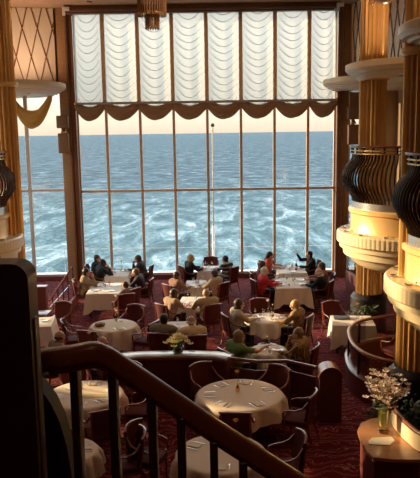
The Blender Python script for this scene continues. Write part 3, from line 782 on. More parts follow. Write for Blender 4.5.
ARM = {  # elbow and wrist in body space (x outwards, y forwards)
 'table': ((0.245, 0.20, 0.80), (0.13, 0.42, 0.825)),
 'wide': ((0.29, 0.16, 0.80), (0.20, 0.40, 0.825)),
 'lap': ((0.25, 0.05, 0.72), (0.14, 0.27, 0.66)),
 'chin': ((0.20, 0.32, 0.83), (0.07, 0.22, 1.03)),
 'raise': ((0.27, 0.26, 0.96), (0.22, 0.36, 1.20)),
 'reach': ((0.24, 0.30, 0.90), (0.18, 0.55, 0.98)),
}
cache = {}
def person_meshes(lean, al, ar, turn, build, sleeve):
    key = (lean, al, ar, turn, build, sleeve)
    if key in cache: return cache[key]
    g = build = build * 1.14
    Rl = Matrix.Translation((0, 0, 0.52)) @ Matrix.Rotation(-lean, 4, 'X') @ Matrix.Translation((0, 0, -0.52))
    def up(p): return Rl @ Vector(p)
    b = MB()
    hd = up((0, 0.035, 1.135)); Hr = Matrix.Rotation(turn, 3, 'Z') @ Matrix.Rotation(-0.05 - lean * 0.35, 3, 'X')
    def hp(x, y, z): return hd + Hr @ Vector((x, y, z))
    def torso(bb, inf):
        for a, c, ra, rc in ((up((0, 0, 0.56)), up((0, 0.01, 0.72)), 0.135, 0.125), (up((0, 0.01, 0.72)), up((0, 0.0, 0.90)), 0.125, 0.135)):
            for s in (-1, 1): bb.capsule(a + Vector((s * 0.055 * g, 0, 0)), c + Vector((s * 0.06 * g, 0, 0)), ra * 0.88 + inf, rc * 0.88 + inf)
        bb.capsule(up((-0.13 * g, -0.01, 0.94)), up((0.13 * g, -0.01, 0.94)), 0.095 + inf, 0.095 + inf)
        bb.capsule(up((0, 0.0, 0.90)), up((0, -0.005, 1.0)), 0.12 + inf, 0.065 + inf)
    torso(b, 0)
    b.capsule(up((0, -0.005, 0.98)), up((0, 0.02, 1.08)), 0.056, 0.054)
    # head with jaw, nose, brow, ears, lips
    b.ball(hp(0, -0.012, 0.03), 0.1, 3, (0.80, 0.98, 0.98)); b.ball(hp(0, 0.018, -0.04), 0.078, 3, (0.80, 0.86, 1.0)); b.ball(hp(0, 0.058, -0.088), 0.026, 2, (1.1, .9, .9))
    b.capsule(hp(0, 0.088, 0.012), hp(0, 0.110, -0.028), 0.009, 0.015); b.ball(hp(0, 0.082, 0.03), 0.02, 2, (2.6, .7, .6)); b.ball(hp(0, 0.086, -0.056), 0.012, 2, (1.9, .8, .8))
    for s in (-1, 1):
        b.ball(hp(s * 0.082, 0.0, 0.0), 0.026, 2, (0.4, 0.8, 1.15)); b.ball(hp(s * 0.042, 0.062, -0.02), 0.026, 2)
    # legs
    for s in (-1, 1):
        b.capsule((s * 0.095, 0.0, 0.54), (s * 0.13, 0.40, 0.525), 0.088, 0.062); b.capsule((s * 0.13, 0.40, 0.525), (s * 0.14, 0.40, 0.10), 0.058, 0.04)
        b.capsule((s * 0.14, 0.38, 0.055), (s * 0.15, 0.53, 0.04), 0.04, 0.032)
    # arms and hands
    sl = MB()
    torso(sl, 0.016); sl.capsule(up((0, -0.005, 1.0)), up((0, 0.005, 1.03)), 0.074, 0.068)
    sl.capsule((-0.07, 0.0, 0.56), (0.07, 0.0, 0.56), 0.135, 0.135)
    for s, mode in ((-1, al), (1, ar)):
        e, wv = ARM[mode]
        sh = up((s * 0.185 * g, -0.01, 0.95)); el = up((s * e[0], e[1], e[2])); wr = up((s * wv[0], wv[1], wv[2]))
        if mode in ('table', 'wide'): wr.z = 0.785; el.z = max(el.z, 0.775)
        b.capsule(sh, el, 0.052, 0.042); b.capsule(el, wr, 0.041, 0.026)
        d = (wr - el).normalized(); upv = Vector((0, 0, 1)); sd_ = d.cross(upv).normalized()
        nrm = sd_.cross(d).normalized()
        pc = wr + d * 0.045
        rot = Matrix((sd_, d, nrm)).transposed()
        b.ball(pc, 0.042, 2, (0.95, 1.1, 0.42), rot)
        for k in range(4):
            o = (k - 1.5) * 0.021
            L = [0.030, 0.036, 0.034, 0.026][k] if s > 0 else [0.026, 0.034, 0.036, 0.030][k]
            p0 = pc + d * 0.03 + sd_ * o; p1 = p0 + d * L + sd_ * o * 0.25 - nrm * 0.006; p2 = p1 + d * L * 0.7 - nrm * 0.020; p3 = p2 + d * L * 0.25 - nrm * 0.022
            b.capsule(p0, p1, 0.0095, 0.009, 8); b.capsule(p1, p2, 0.009, 0.0085, 8); b.capsule(p2, p3, 0.0085, 0.0075, 8)
        q0 = pc - d * 0.018 - sd_ * s * 0.030; q1 = q0 - sd_ * s * 0.026 + d * 0.024 - nrm * 0.01; q2 = q1 + d * 0.026 - nrm * 0.012 + sd_ * s * 0.004
        b.capsule(q0, q1, 0.013, 0.011, 8); b.capsule(q1, q2, 0.011, 0.009, 8)
        sl.capsule(sh, el, 0.070, 0.058) if sleeve else sl.capsule(sh, sh.lerp(el, 0.62), 0.070, 0.062)
        if sleeve: sl.capsule(el, el.lerp(wr, 0.9), 0.057, 0.038)
    tr = MB(); tr.capsule((-0.07, 0.0, 0.56), (0.07, 0.0, 0.56), 0.12, 0.12)
    for s in (-1, 1):
        tr.capsule((s * 0.09, 0.0, 0.55), (s * 0.13, 0.41, 0.53), 0.108, 0.080); tr.capsule((s * 0.13, 0.41, 0.53), (s * 0.14, 0.40, 0.14), 0.078, 0.062)
    hs = {}
    h = MB(); h.ball(hp(0, -0.030, 0.042), 0.108, 3, (0.86, 0.92, 0.96)); h.ball(hp(0, -0.05, -0.02), 0.085, 3, (0.95, 0.75, 1)); hs['short'] = h
    h = MB(); h.ball(hp(0, -0.034, 0.042), 0.116, 3, (0.88, 0.93, 0.96)); h.ball(hp(0, -0.055, -0.05), 0.10, 3, (1.02, 0.75, 1.1)); h.ball(hp(-0.075, -0.02, -0.05), 0.04, 2, (0.8, 1, 1.7)); h.ball(hp(0.075, -0.02, -0.05), 0.04, 2, (0.8, 1, 1.7)); hs['bob'] = h
    h = MB(); h.ball(hp(0, -0.034, 0.042), 0.114, 3, (0.88, 0.93, 0.96)); h.capsule(hp(0, -0.07, 0.0), up((0, -0.095, 0.96)), 0.085, 0.06); hs['long'] = h
    h = MB()
    for k in range(9):
        a = PI + PI * k / 8; h.ball(hp(0.076 * math.cos(a), 0.088 * math.sin(a) - 0.005, -0.005), 0.026, 2, (1, 1, 1.3))
    hs['fringe'] = h
    ey = MB(); out = dict(body=remesh(b, 'body', 0.0085, 2), shirt=remesh(sl, 'shirt', 0.013, 3), trousers=remesh(tr, 'trousers', 0.014, 2), 
               eye=[grow(hp(s * 0.033, 0.079, 0.010)) for s in (-1, 1)])
    for k_, v in hs.items(): out[k_] = remesh(v, 'hair', 0.012, 2)
    cache[key] = out
    return out
shoe_mesh = [MB().capsule((s * 0.14, 0.37, 0.05), (s * 0.152, 0.56, 0.042), 0.05, 0.042).mesh('shoe') for s in (-1, 1)]
eye_mesh = MB().ball((0, 0, 0), 0.012, 1).mesh('eye')
SK = {'fair': mat('skin_fair', (0.62, 0.36, 0.25), 0.5, var=0.05), 'tan': mat('skin_tan', (0.46, 0.24, 0.15), 0.5, var=0.05)}
HC = {k: mat('hair_' + k, c, 0.5, var=0.3, scale=60, stretch=(1, 1, .2)) for k, c in dict(black=(0.012, 0.009, 0.008), brown=(0.05, 0.025, 0.014), tan=(0.20, 0.12, 0.06), blond=(0.50, 0.31, 0.13), white=(0.62, 0.55, 0.46), grey=(0.30, 0.26, 0.22)).items()}
CM = {}
def cloth_m(c):
    if c not in CM: CM[c] = mat('clothing', c, 0.85, scale=30, var=0.1, sheen=0.1, spec=0.2)
    return CM[c]
def striped(name, c1, c2, sc, axis):
    m, nt, b = new_mat(name)
    tcn = N(nt, 'ShaderNodeTexCoord'); wv = N(nt, 'ShaderNodeTexWave', bands_direction=axis); wv.inputs['Scale'].default_value = sc
    mx = N(nt, 'ShaderNodeMix', data_type='RGBA'); mx.inputs[6].default_value = (*c1, 1); mx.inputs[7].default_value = (*c2, 1)
    rp = N(nt, 'ShaderNodeValToRGB'); ramp(rp, [(0.70, (0, 0, 0)), (0.80, (1, 1, 1))])
    nt.links.new(tcn.outputs['Object'], wv.inputs[0]); nt.links.new(wv.outputs['Fac'], rp.inputs[0]); nt.links.new(rp.outputs[0], mx.inputs[0]); nt.links.new(mx.outputs[2], b.inputs['Base Color'])
    b.inputs['Roughness'].default_value = 0.85
    return m
STR = {'sweater': striped('striped_sweater', (0.02, 0.02, 0.025), (0.5, 0.48, 0.45), 2.2, 'Z'), 'shirt': striped('striped_shirt', (0.14, 0.06, 0.025), (0.50, 0.32, 0.12), 6.0, 'X')}

def person(hx, hy, tx, ty, label, shirt, hair=('short', 'brown'), lean=0.15, al='table', ar='table', turn=0.0, build=1.0, skin='fair', sleeve=True, trousers=(0.03, 0.03, 0.035), scale=1.0, chair_label=None):
    rz = face(hx, hy, tx, ty)
    # head sits forward of the hips by the lean
    off = 0.035 + math.sin(lean) * 0.62
    x = hx - (-math.sin(rz)) * off * scale; y = hy - math.cos(rz) * off * scale
    ms = person_meshes(lean, al, ar, turn, build, sleeve)
    t = thing('person', label, 'person', (x, y, 0), rz); t.scale = (scale,) * 3
    def put(nm, me, m, par=t):
        o = bpy.data.objects.new(nm, me); COL.objects.link(o); o.parent = par
        if not me.materials: me.materials.append(m)
        o.material_slots[0].link = 'OBJECT'; o.material_slots[0].material = m
        return o
    bd = put('body', ms['body'], SK[skin])
    for e in ms['eye']:
        o = put('eye', eye_mesh, M['black']); o.location = e
    put('shirt', ms['shirt'], STR[shirt] if isinstance(shirt, str) else cloth_m(shirt))
    put('trousers', ms['trousers'], cloth_m(trousers)); [put('shoe', shoe_mesh[s_], M['black']) for s_ in (0, 1)]
    if hair: put('hair', ms[hair[0]], HC[hair[1]])
    if chair_label:
        cx, cy = x - (-math.sin(rz)) * 0.02, y - math.cos(rz) * 0.02
        chair(cx, cy, rz, chair_label, 'occupied maroon armchairs')
    return t
A1, A2, B1, B2, B3, B4, C1, C2, D_, E_, O_ = [TB[k][0] for k in ('a1', 'a2', 'b1', 'b2', 'b3', 'b4', 'c1', 'c2', 'd', 'e', 'o')]
CH = 'maroon armchair under the guest '
def P(hx, hy, t, label, shirt, clab, **k):
    hx *= 0.990; hy *= 0.990
    return person(hx, hy, t[0], t[1], label, shirt, chair_label='maroon armchair holding the ' + clab, **k)
P(-4.04, 23.55, (-3.2, 23.3), 'dark-haired person in black at the far left window table, partly hidden', (0.02, 0.02, 0.025), 'dark-haired guest nearest the left wood pillar', hair=('short', 'brown'))
P(-3.72, 22.75, (-3.2, 22.8), 'person with dark bobbed hair in black leaning over the left window table', (0.015, 0.015, 0.018), 'bobbed-hair guest at the left window', hair=('bob', 'black'), lean=0.3, ar='chin')
P(-3.99, 21.1, (-3.2, 21.0), 'dark-haired person in a tan shirt, hand at chin, left of the sunlit table', (0.30, 0.21, 0.12), 'tan-shirted guest at the left', ar='chin', skin='tan', hair=('short', 'black'), lean=0.15)
P(-2.57, 23.45, (-3.2, 23.3), 'brown-haired person in a dark jacket leaning back at the left window table', (0.05, 0.045, 0.05), 'dark-jacketed guest right of the left window table', hair=('bob', 'brown'), lean=0.3, ar='chin')
P(-2.39, 21.1, (-3.3, 21.0), 'reddish-haired person in dark clothes right of the sunlit table', (0.04, 0.03, 0.04), 'reddish-haired guest behind the child', hair=('short', 'tan'), lean=0.3, ar='chin')
P(-2.60, 19.92, (-3.2, 20.1), 'small child in a grey shirt at the near corner of the sunlit table', (0.28, 0.22, 0.17), 'child in grey', hair=('short', 'brown'), lean=0.15, scale=0.86)
P(-0.68, 23.3, (-0.06, 23.3), 'blond person in black at the window table left of the striped sweater', (0.02, 0.015, 0.02), 'blond guest at the middle window', hair=('bob', 'blond'))
P(0.52, 23.0, (-0.06, 23.2), 'dark-haired person in a black sweater with white stripes by the window', 'sweater', 'striped-sweater guest', hair=('short', 'black'), lean=0.15)
P(-1.04, 20.4, (-0.46, 20.6), 'dark-haired person in a dusky pink shirt in the middle row', (0.26, 0.14, 0.10), 'dusky pink shirt guest', hair=('short', 'brown'), lean=0.15, skin='tan')
P(0.11, 20.55, (-0.46, 20.8), 'person with dark hair and cream shirt sitting by a tall napkin', (0.50, 0.40, 0.28), 'cream-shirted guest second from the middle window', hair=('short', 'brown'), lean=0.15)
P(-1.02, 18.1, (-0.5, 18.4), 'dark-haired person in a short-sleeved pale pink top, middle row', (0.42, 0.29, 0.21), 'pale pink top guest', hair=('bob', 'brown'), lean=0.3, skin='fair', sleeve=False)
P(-0.13, 18.0, (-0.55, 18.7), 'balding man in a broad pale cream shirt seen from behind', (0.44, 0.33, 0.22), 'balding man in cream', hair=('fringe', 'grey'), build=1.15, lean=0.15, al='wide', ar='wide', skin='tan')
P(-1.12, 15.45, (-0.85, 16.2), 'dark-haired man in a khaki shirt seen from behind left of the yellow flowers', (0.24, 0.20, 0.14), 'khaki-shirted man', hair=('short', 'black'), build=1.15, lean=0.15, al='wide', ar='wide')
P(-0.47, 15.25, (-0.75, 16.2), 'person with sunlit thin hair in a cream shirt, back to the yellow flowers', (0.68, 0.54, 0.36), 'cream-shirted guest next to the yellow flowers', hair=('fringe', 'white'), build=1.15, lean=0.15, al='wide', ar='wide', skin='tan')
P(2.15, 23.6, (2.8, 23.2), 'woman with long dark hair and red top at the right window table', (0.50, 0.09, 0.06), 'long-haired woman in red at the window', hair=('long', 'black'), lean=0.15, sleeve=False)
P(3.55, 23.6, (2.9, 23.3), 'man in black raising a glass at the right window table', (0.012, 0.012, 0.014), 'toasting man', hair=('short', 'black'), lean=0.15, al='table', ar='raise')
P(1.74, 21.85, (2.5, 21.6), 'person with brown hair in a dark top behind the red shirt', (0.08, 0.03, 0.03), 'brown-haired guest behind the red shirt', hair=('bob', 'brown'), lean=0.15)
P(1.72, 20.8, (2.5, 20.8), 'white-haired woman in a bright red top left of the long white table', (0.62, 0.035, 0.045), 'white-haired woman in red', hair=('bob', 'white'), lean=0.15)
suited = P(3.40, 20.55, (2.6, 20.7), 'white-haired man in a black suit and white collar right of the table', (0.012, 0.012, 0.015), 'white-haired man in the black suit', hair=('fringe', 'white'), lean=0.15, build=1.15, al='wide', ar='wide')
P(3.62, 21.45, (2.7, 21.3), 'dark-haired person in a dull pink top half hidden behind the suited man', (0.36, 0.16, 0.13), 'guest hidden behind the suited man', hair=('bob', 'brown'), lean=0.15)
P(0.72, 16.75, (1.45, 16.8), 'dark-haired person in a white blouse left of the round table', (0.50, 0.43, 0.33), 'white-bloused guest at the round table', hair=('bob', 'brown'), lean=0.15)
P(2.14, 16.6, (1.45, 16.8), 'fair-haired person in a tan shirt right of the round table', (0.30, 0.19, 0.10), 'tan-shirted guest at the round table', hair=('short', 'blond'), lean=0.15, build=1.15, al='wide', ar='wide')
P(0.60, 14.0, (1.26, 14.25), 'tan-haired person in a green short-sleeved top reaching across the table', (0.12, 0.20, 0.05), 'green-topped guest', hair=('bob', 'tan'), lean=0.15, ar='reach', sleeve=False, build=1.15)
P(1.90, 14.15, (1.26, 14.25), 'man in a brown and yellow striped shirt, hands at his mouth', 'shirt', 'striped-shirt man', hair=('short', 'tan'), lean=0.15, ar='chin', al='wide', build=1.15)
P(-3.34, 14.2, (-2.85, 14.4), 'balding person in a checked tan shirt beside the big dark post', (0.26, 0.17, 0.10), 'balding person beside the big dark post', hair=('fringe', 'brown'), lean=0.15, skin='tan')
P(-2.31, 13.72, (-2.8, 14.2), 'bald person with a bright rim of light just above the stair rail', (0.16, 0.09, 0.05), 'bald person just above the stair rail', hair=('fringe', 'tan'), lean=0.15, skin='tan')
col_ = MB().tube([(0.085 * math.cos(2 * PI * k / 16), 0.075 + 0.078 * math.sin(2 * PI * k / 16), 1.075 - 0.02 * math.sin(2 * PI * k / 16)) for k in range(16)], 0.022, 6, closed=True).build('collar', cloth_m((0.8, 0.78, 0.74)))
col_.parent = [c_ for c_ in suited.children if c_.name.startswith('shirt')][0]; col_['label'] = 'white shirt collar'
# ---------------------------------------------------------------- empty chairs
def ec(x, y, tx, ty, lab): chair(x, y, face(x, y, tx, ty), 'empty maroon armchair ' + lab, 'empty maroon armchairs')
h_, i_, j_, f_, k_, g_ = [TB[k][0] for k in 'hijfkg']
ec(-0.10, 12.62, *h_, 'behind the lily table, left, against the partition')
ec(1.16, 12.40, *h_, 'behind the lily table, right, below the wooden rail')
ec(0.40, 10.68, *h_, 'on the near side of the lily table, back to the stairs')
ec(1.55, 11.32, *h_, 'right of the lily table with curved lit arm')
ec(-1.32, 11.75, *i_, 'right of the table behind the stair balusters')
ec(-1.75, 12.75, *i_, 'at the far right of the table behind the stair balusters')
ec(-2.75, 12.85, *i_, 'at the far left of the table behind the stair balusters')
ec(-1.90, 10.85, *i_, 'on the near side of the table behind the stair balusters')
ec(-1.35, 9.75, *k_, 'right of the small low left table')
ec(-1.05, 9.95, *j_, 'left of the lowest middle table')
ec(1.10, 9.55, *j_, 'right of the lowest middle table')
ec(-1.62, 16.0, *f_, 'right of the round table with one bottle')
ec(-3.45, 16.2, *f_, 'left of the round table with one bottle')
ec(-2.1, 17.3, *f_, 'behind the round table with one bottle')
ec(-2.85, 15.45, *f_, 'in front of the round table with one bottle')
ec(-2.55, 19.05, *A1, 'at the near end of the sunlit left table')
ec(0.0, 24.2, *B1, 'with its back to the middle window')
ec(1.35, 17.75, *D_, 'behind the round table with the dark bottle')
ec(3.30, 17.35, *g_, 'behind the small square table, thin wooden arms catching light')
ec(4.30, 14.95, *g_, 'inside the curved rail by the square table')
ec(-4.15, 17.75, -4.55, 16.75, 'behind the half-hidden table by the big dark post')
ec(4.30, 13.55, 3.6, 13.6, 'in the shade under the nearer balcony bay')

# ---------------------------------------------------------------- partition, posts and curved rail
pt = thing('low_partition', 'low dark maroon partition with a pale polished top holding yellow flowers', 'partition', (0, 0, 0))
MB().sweep([(-1.95, 13.25, 0.47), (-1.5, 13.38, 0.47), (-0.5, 13.40, 0.47), (0.1, 13.30, 0.47), (0.35, 13.15, 0.47)], rrect(0.30, 0.94)).build('panel', M['maroon_panel'], pt, ang=30)
MB().sweep([(-1.97, 13.25, 0.965), (-1.5, 13.38, 0.965), (-0.5, 13.40, 0.965), (0.1, 13.30, 0.965), (0.37, 13.14, 0.965)], rrect(0.36, 0.05, 0.015, 2)).build('top', M['glossy_top'], pt, ang=30)
MB().sweep([(-1.97, 13.06, 0.93), (-1.5, 13.19, 0.93), (-0.5, 13.21, 0.93), (0.1, 13.11, 0.93), (0.3, 12.98, 0.93)], rrect(0.03, 0.06, 0.01, 1)).build('edge_moulding', M['chair_wood'], pt)
rl = thing('partition_rail', 'dark wooden rail and panel sloping from the partition to the rounded post', 'railing', (0, 0, 0))
MB().sweep([(0.36, 13.08, 0.97), (0.9, 12.85, 0.97), (1.5, 12.85, 0.97), (2.02, 12.45, 0.97)], rrect(0.07, 0.06, 0.02)).build('hand_rail', M['rail_wood'], rl)
MB().sweep([(0.36, 13.08, 0.42), (0.9, 12.86, 0.42), (1.5, 12.86, 0.42), (2.02, 12.45, 0.42)], rrect(0.03, 0.72)).build('panel', M['maroon_panel'], rl, ang=20)
MB().sweep([(1.75, 12.52, 0.30), (2.02, 12.36, 0.30)], rrect(0.08, 0.04)).build('kick_plate', M['steel'], rl)
def post(x, y, w, h, label, m='maroon_panel'):
    t = thing('rounded_post', label, 'post', (x, y, 0))
    pr = [(-w / 2, 0), (w / 2, 0)] + [(w / 2 * math.cos(PI * q / 14), h - w / 2 + w / 2 * math.sin(PI * q / 14)) for q in range(15)]
    dpt = w * 0.42
    vs = [(p[0], -dpt, p[1]) for p in pr] + [(p[0], dpt, p[1]) for p in pr]; n = len(pr)
    MB().raw(vs, [tuple(range(n)), tuple(range(2 * n - 1, n - 1, -1))] + [(i, (i + 1) % n, n + (i + 1) % n, n + i) for i in range(n)]).build('body', M[m], t, ang=40)
    MB().sweep([(w / 2 * 1.02 * math.cos(PI * q / 14), 0, h - w / 2 + w / 2 * 1.02 * math.sin(PI * q / 14)) for q in range(15)], rrect(2 * dpt + 0.03, 0.02) if False else rrect(0.025, 2 * dpt + 0.03), up=(0, 1, 0)).build('cap', M['chair_wood'], t, ang=40)
    return t
post(2.24, 12.25, 0.42, 1.09, 'dark maroon round-topped post at the end of the partition rail')
post(-2.08, 13.15, 0.16, 0.94, 'small maroon end post at the left end of the partition')

cr_ = thing('curved_railing', 'curved wooden handrail with glass panel and dark base right of the aisle', 'railing', (0, 0, 0))
CP = [(4.55, 15.98), (4.1, 15.82), (3.62, 15.55), (3.32, 15.2), (3.15, 14.8), (3.05, 14.25), (3.02, 13.75), (3.08, 13.3), (3.22, 12.98), (3.48, 12.68), (3.85, 12.5)]
def smooth_pts(p, n=4):
    o = []
    for i in range(len(p) - 1):
        p0 = Vector(p[max(i - 1, 0)]); p1 = Vector(p[i]); p2 = Vector(p[i + 1]); p3 = Vector(p[min(i + 2, len(p) - 1)])
        for k in range(n):
            t = k / n; o.append(0.5 * ((2 * p1) + (-p0 + p2) * t + (2 * p0 - 5 * p1 + 4 * p2 - p3) * t * t + (-p0 + 3 * p1 - 3 * p2 + p3) * t ** 3))
    return o + [Vector(p[-1])]
CPs = smooth_pts(CP)
def at_z(z): return [(p.x, p.y, z) for p in CPs]
MB().sweep(at_z(1.0), rrect(0.09, 0.06, 0.025)).build('hand_rail', M['rail_wood'], cr_, ang=50)
MB().sweep(at_z(0.70), rrect(0.012, 0.5)).build('glass_panel', M['glass'], cr_, ang=50)
MB().sweep(at_z(0.22), rrect(0.14, 0.44)).build('base_wall', M['maroon_panel'], cr_, ang=50)
MB().sweep(at_z(0.455), rrect(0.18, 0.03, 0.01, 1)).build('base_cap', M['rail_wood'], cr_, ang=50)
for k in (0, 9, 18, 27, 36):
    p = CPs[min(k, len(CPs) - 1)]
    MB().box(p.x - 0.03, p.x + 0.03, p.y - 0.03, p.y + 0.03, 0.44, 0.98, bev=0.006).build('post', M['iron'], cr_)

# left steps, low walls and brass rail
lr = thing('stair_rail', 'sloping wooden rail with dark bars beside the left wood pillar', 'railing', (0, 0, 0))
MB().sweep([(-4.62, 22.0, 1.15), (-4.98, 21.0, 0.55), (-5.1, 20.6, 0.35)], rrect(0.05, 0.05, 0.015)).build('hand_rail', M['chair_wood'], lr)
for q in range(5):
    f = q / 4; x = -4.62 - 0.42 * f; y = 22.0 - 1.2 * f; z = 1.15 - 0.72 * f
    MB().tube([(x, y, 0), (x, y, z)], 0.02, 8).build('baluster', M['iron'], lr)
MB().sweep([(-4.70, 21.8, 0.55), (-5.1, 20.6, 0.12)], rrect(0.03, 0.03)).build('lower_rail', M['steel'], lr)
lw_ = thing('low_partition', 'low maroon booth wall with wooden cap left of the sloping stair rail', 'partition', (-5.55, 20.3, 0))
MB().box(-0.75, 0.45, -0.12, 0.12, 0, 0.85, bev=0.02).build('panel', M['wall_maroon'], lw_)
MB().box(-0.78, 0.48, -0.16, 0.16, 0.85, 0.90, bev=0.015).build('cap', M['chair_wood'], lw_)
lc = thing('low_partition', 'low dark ledge with wooden cap in front of the booth wall at the left', 'partition', (-5.2, 18.6, 0))
MB().box(-0.9, 0.55, -0.15, 0.15, 0, 0.46, bev=0.02).build('panel', M['maroon_panel'], lc)
MB().box(-0.95, 0.60, -0.25, 0.25, 0.46, 0.51, bev=0.015).build('cap', M['rail_wood'], lc)
kb = thing('floor_kerb', 'long low maroon kerb with brass edge running along the left aisle', 'kerb', (0, 0, 0))
MB().sweep([(-4.45, 21.7, 0.12), (-4.55, 19.4, 0.12), (-4.9, 17.9, 0.12)], rrect(0.1, 0.24)).build('kerb_body', M['wall_maroon'], kb, ang=20)
MB().sweep([(-4.45, 21.7, 0.25), (-4.55, 19.4, 0.25), (-4.9, 17.9, 0.25)], rrect(0.06, 0.02)).build('edge_strip', M['chair_wood'], kb, ang=20)
# booth end at the right of the window
be = thing('booth_partition', 'maroon booth end with white-lit glass panel left of the farther gold column base', 'partition', (4.9, 21.6, 0), R(8))
MB().box(-0.05, 0.05, -1.2, 1.2, 0, 0.72, bev=0.015).build('panel', M['wall_maroon'], be)
MB().box(-0.012, 0.012, -1.2, 1.2, 0.72, 1.2).build('glass_panel', M['glass'], be, smooth=False)
MB().box(-0.035, 0.035, -1.22, 1.22, 1.2, 1.25, bev=0.012).build('hand_rail', M['iron'], be)
for y in (-1.1, -0.4, 0.4, 1.1): MB().box(-0.02, 0.02, y - 0.02, y + 0.02, 0.7, 1.2).build('post', M['iron'], be, smooth=False)

# ---------------------------------------------------------------- amber counter bottom right
ct = thing('service_counter', 'amber wooden counter with rounded end holding the white flowers', 'counter', (0, 0, 0))
oc = [(2.95, 10.55), (2.62, 10.48), (2.42, 10.32), (2.30, 10.05), (2.27, 9.7), (2.28, 9.35), (2.33, 9.15), (2.6, 9.08), (3.05, 9.05)]
def prism(pts, z0, z1):
    n = len(pts); return MB().raw([(x, y, z0) for x, y in pts] + [(x, y, z1) for x, y in pts], [tuple(range(n))[::-1], tuple(range(n, 2 * n))] + [(i, (i + 1) % n, n + (i + 1) % n, n + i) for i in range(n)])
prism(oc, 0.74, 0.79).build('countertop', M['counter'], ct, ang=30)
ic = [(2.66 + (x - 2.66) * 0.88, 9.8 + (y - 9.8) * 0.9) for x, y in oc]
prism(ic, 0, 0.74).build('body', M['maroon_panel'], ct, ang=30)
for (x, y) in ((2.31, 9.55), (2.35, 9.2), (2.33, 10.0)): MB().ball((x, y, 0.70), 0.03, 2).build('knob', M['steel'], ct)
ge = thing('curved_screen', 'tall cream curved glass screen lit from behind at the counter back', 'screen', (0, 0, 0))
MB().sweep([(2.90, 10.45, 0.92), (2.90, 10.1, 0.92), (2.93, 9.75, 0.92), (3.0, 9.4, 0.92), (3.1, 9.2, 0.92)], rrect(0.02, 0.24)).build('panel', M['cream'], ge, ang=50)
MB().sweep([(2.92, 10.45, 1.07), (2.92, 10.1, 1.07), (2.95, 9.75, 1.07), (3.02, 9.4, 1.07), (3.12, 9.2, 1.07)], rrect(0.06, 0.05, 0.015)).build('hand_rail', M['chair_wood'], ge, ang=50)
tag(MB().raw([(0, 0, 0), (0.30, -0.05, 0.002), (0.42, 0.10, 0.004), (0.40, 0.22, 0.006), (0.10, 0.20, 0.006), (0.02, 0.10, 0.004), (0, 0, 0.012), (0.30, -0.05, 0.014), (0.42, 0.10, 0.02), (0.40, 0.22, 0.016), (0.10, 0.20, 0.016), (0.02, 0.10, 0.014)],
     [(5, 4, 3, 2, 1, 0), (6, 7, 8, 9, 10, 11)] + [(i, (i + 1) % 6, 6 + (i + 1) % 6, 6 + i) for i in range(6)]).build('folded_napkin', M['paper'], smooth=False), 'folded cream paper lying on the amber counter', 'napkin').location = (2.36, 9.55, 0.79)

def petals(mb, c, r, n, tilt=0.5):
    for k in range(n):
        a = 2 * PI * k / n + c[0] * 7
        d = Vector((math.cos(a), math.sin(a), tilt)).normalized()
        mb.ball(Vector(c) + d * r * 0.6, r * 0.5, 1, (1.0, 0.55, 0.22), Vector(d).to_track_quat('X', 'Z').to_matrix())
vx, vy = 2.70, 9.98
VS = 1.18
v = thing('glass_vase', 'flared clear glass vase holding yellow filling on the amber counter', 'vase', (vx, vy, 0.79))
MB().lathe([(0, 0), (0.075, 0), (0.075, 0.03), (0.06, 0.045), (0.075, 0.12), (0.085, 0.25), (0.11, 0.38), (0.135, 0.44), (0.128, 0.44), (0.10, 0.37), (0.075, 0.25), (0.065, 0.12), (0, 0.07)], 32).build('bowl', M['vase_glass'], v)
MB().lathe([(0, 0.08), (0.055, 0.08), (0.066, 0.16), (0.07, 0.28), (0, 0.30)], 24).build('filling', mat('yellow_filling', (0.75, 0.55, 0.18), 0.6, var=0.3, scale=25), v)
v.scale = (VS,) * 3
bq = thing('flower_bouquet', 'loose spray of white and pink blossoms in the vase on the counter', 'flowers', (vx, vy, 1.11))
rn = random.Random(5); stm = MB(); wh = MB(); pk = MB(); lf = MB()
for k in range(64):
    a = rn.random() * 2 * PI; q = rn.random() ** 0.6 * 0.36; zt = 0.30 + rn.random() * 0.42 - q * 0.3
    tip = (q * math.cos(a), q * math.sin(a), zt)
    stm.tube([(rn.uniform(-.03, .03), rn.uniform(-.03, .03), -0.05), (tip[0] * 0.3, tip[1] * 0.3, 0.16), tip], 0.005, 4)
    (petals(wh, tip, 0.062, 6) if k % 4 else petals(pk, tip, 0.036, 5))
    if k % 3: petals(wh, (tip[0] * .7 + .03, tip[1] * .7, tip[2] * .8), 0.034, 5)
for k in range(14):
    a = rn.random() * 2 * PI
    lf.ball((0.16 * math.cos(a), 0.16 * math.sin(a), 0.10 + rn.random() * 0.25), 0.07, 1, (0.35, 1, 0.12), Euler((rn.random(), rn.random(), a)).to_matrix())
stm.build('stems', M['stem'], bq); wh.build('white_blossoms', M['white_petal'], bq); pk.build('pink_blossoms', M['pink_petal'], bq); lf.build('leaves', M['leaf'], bq)

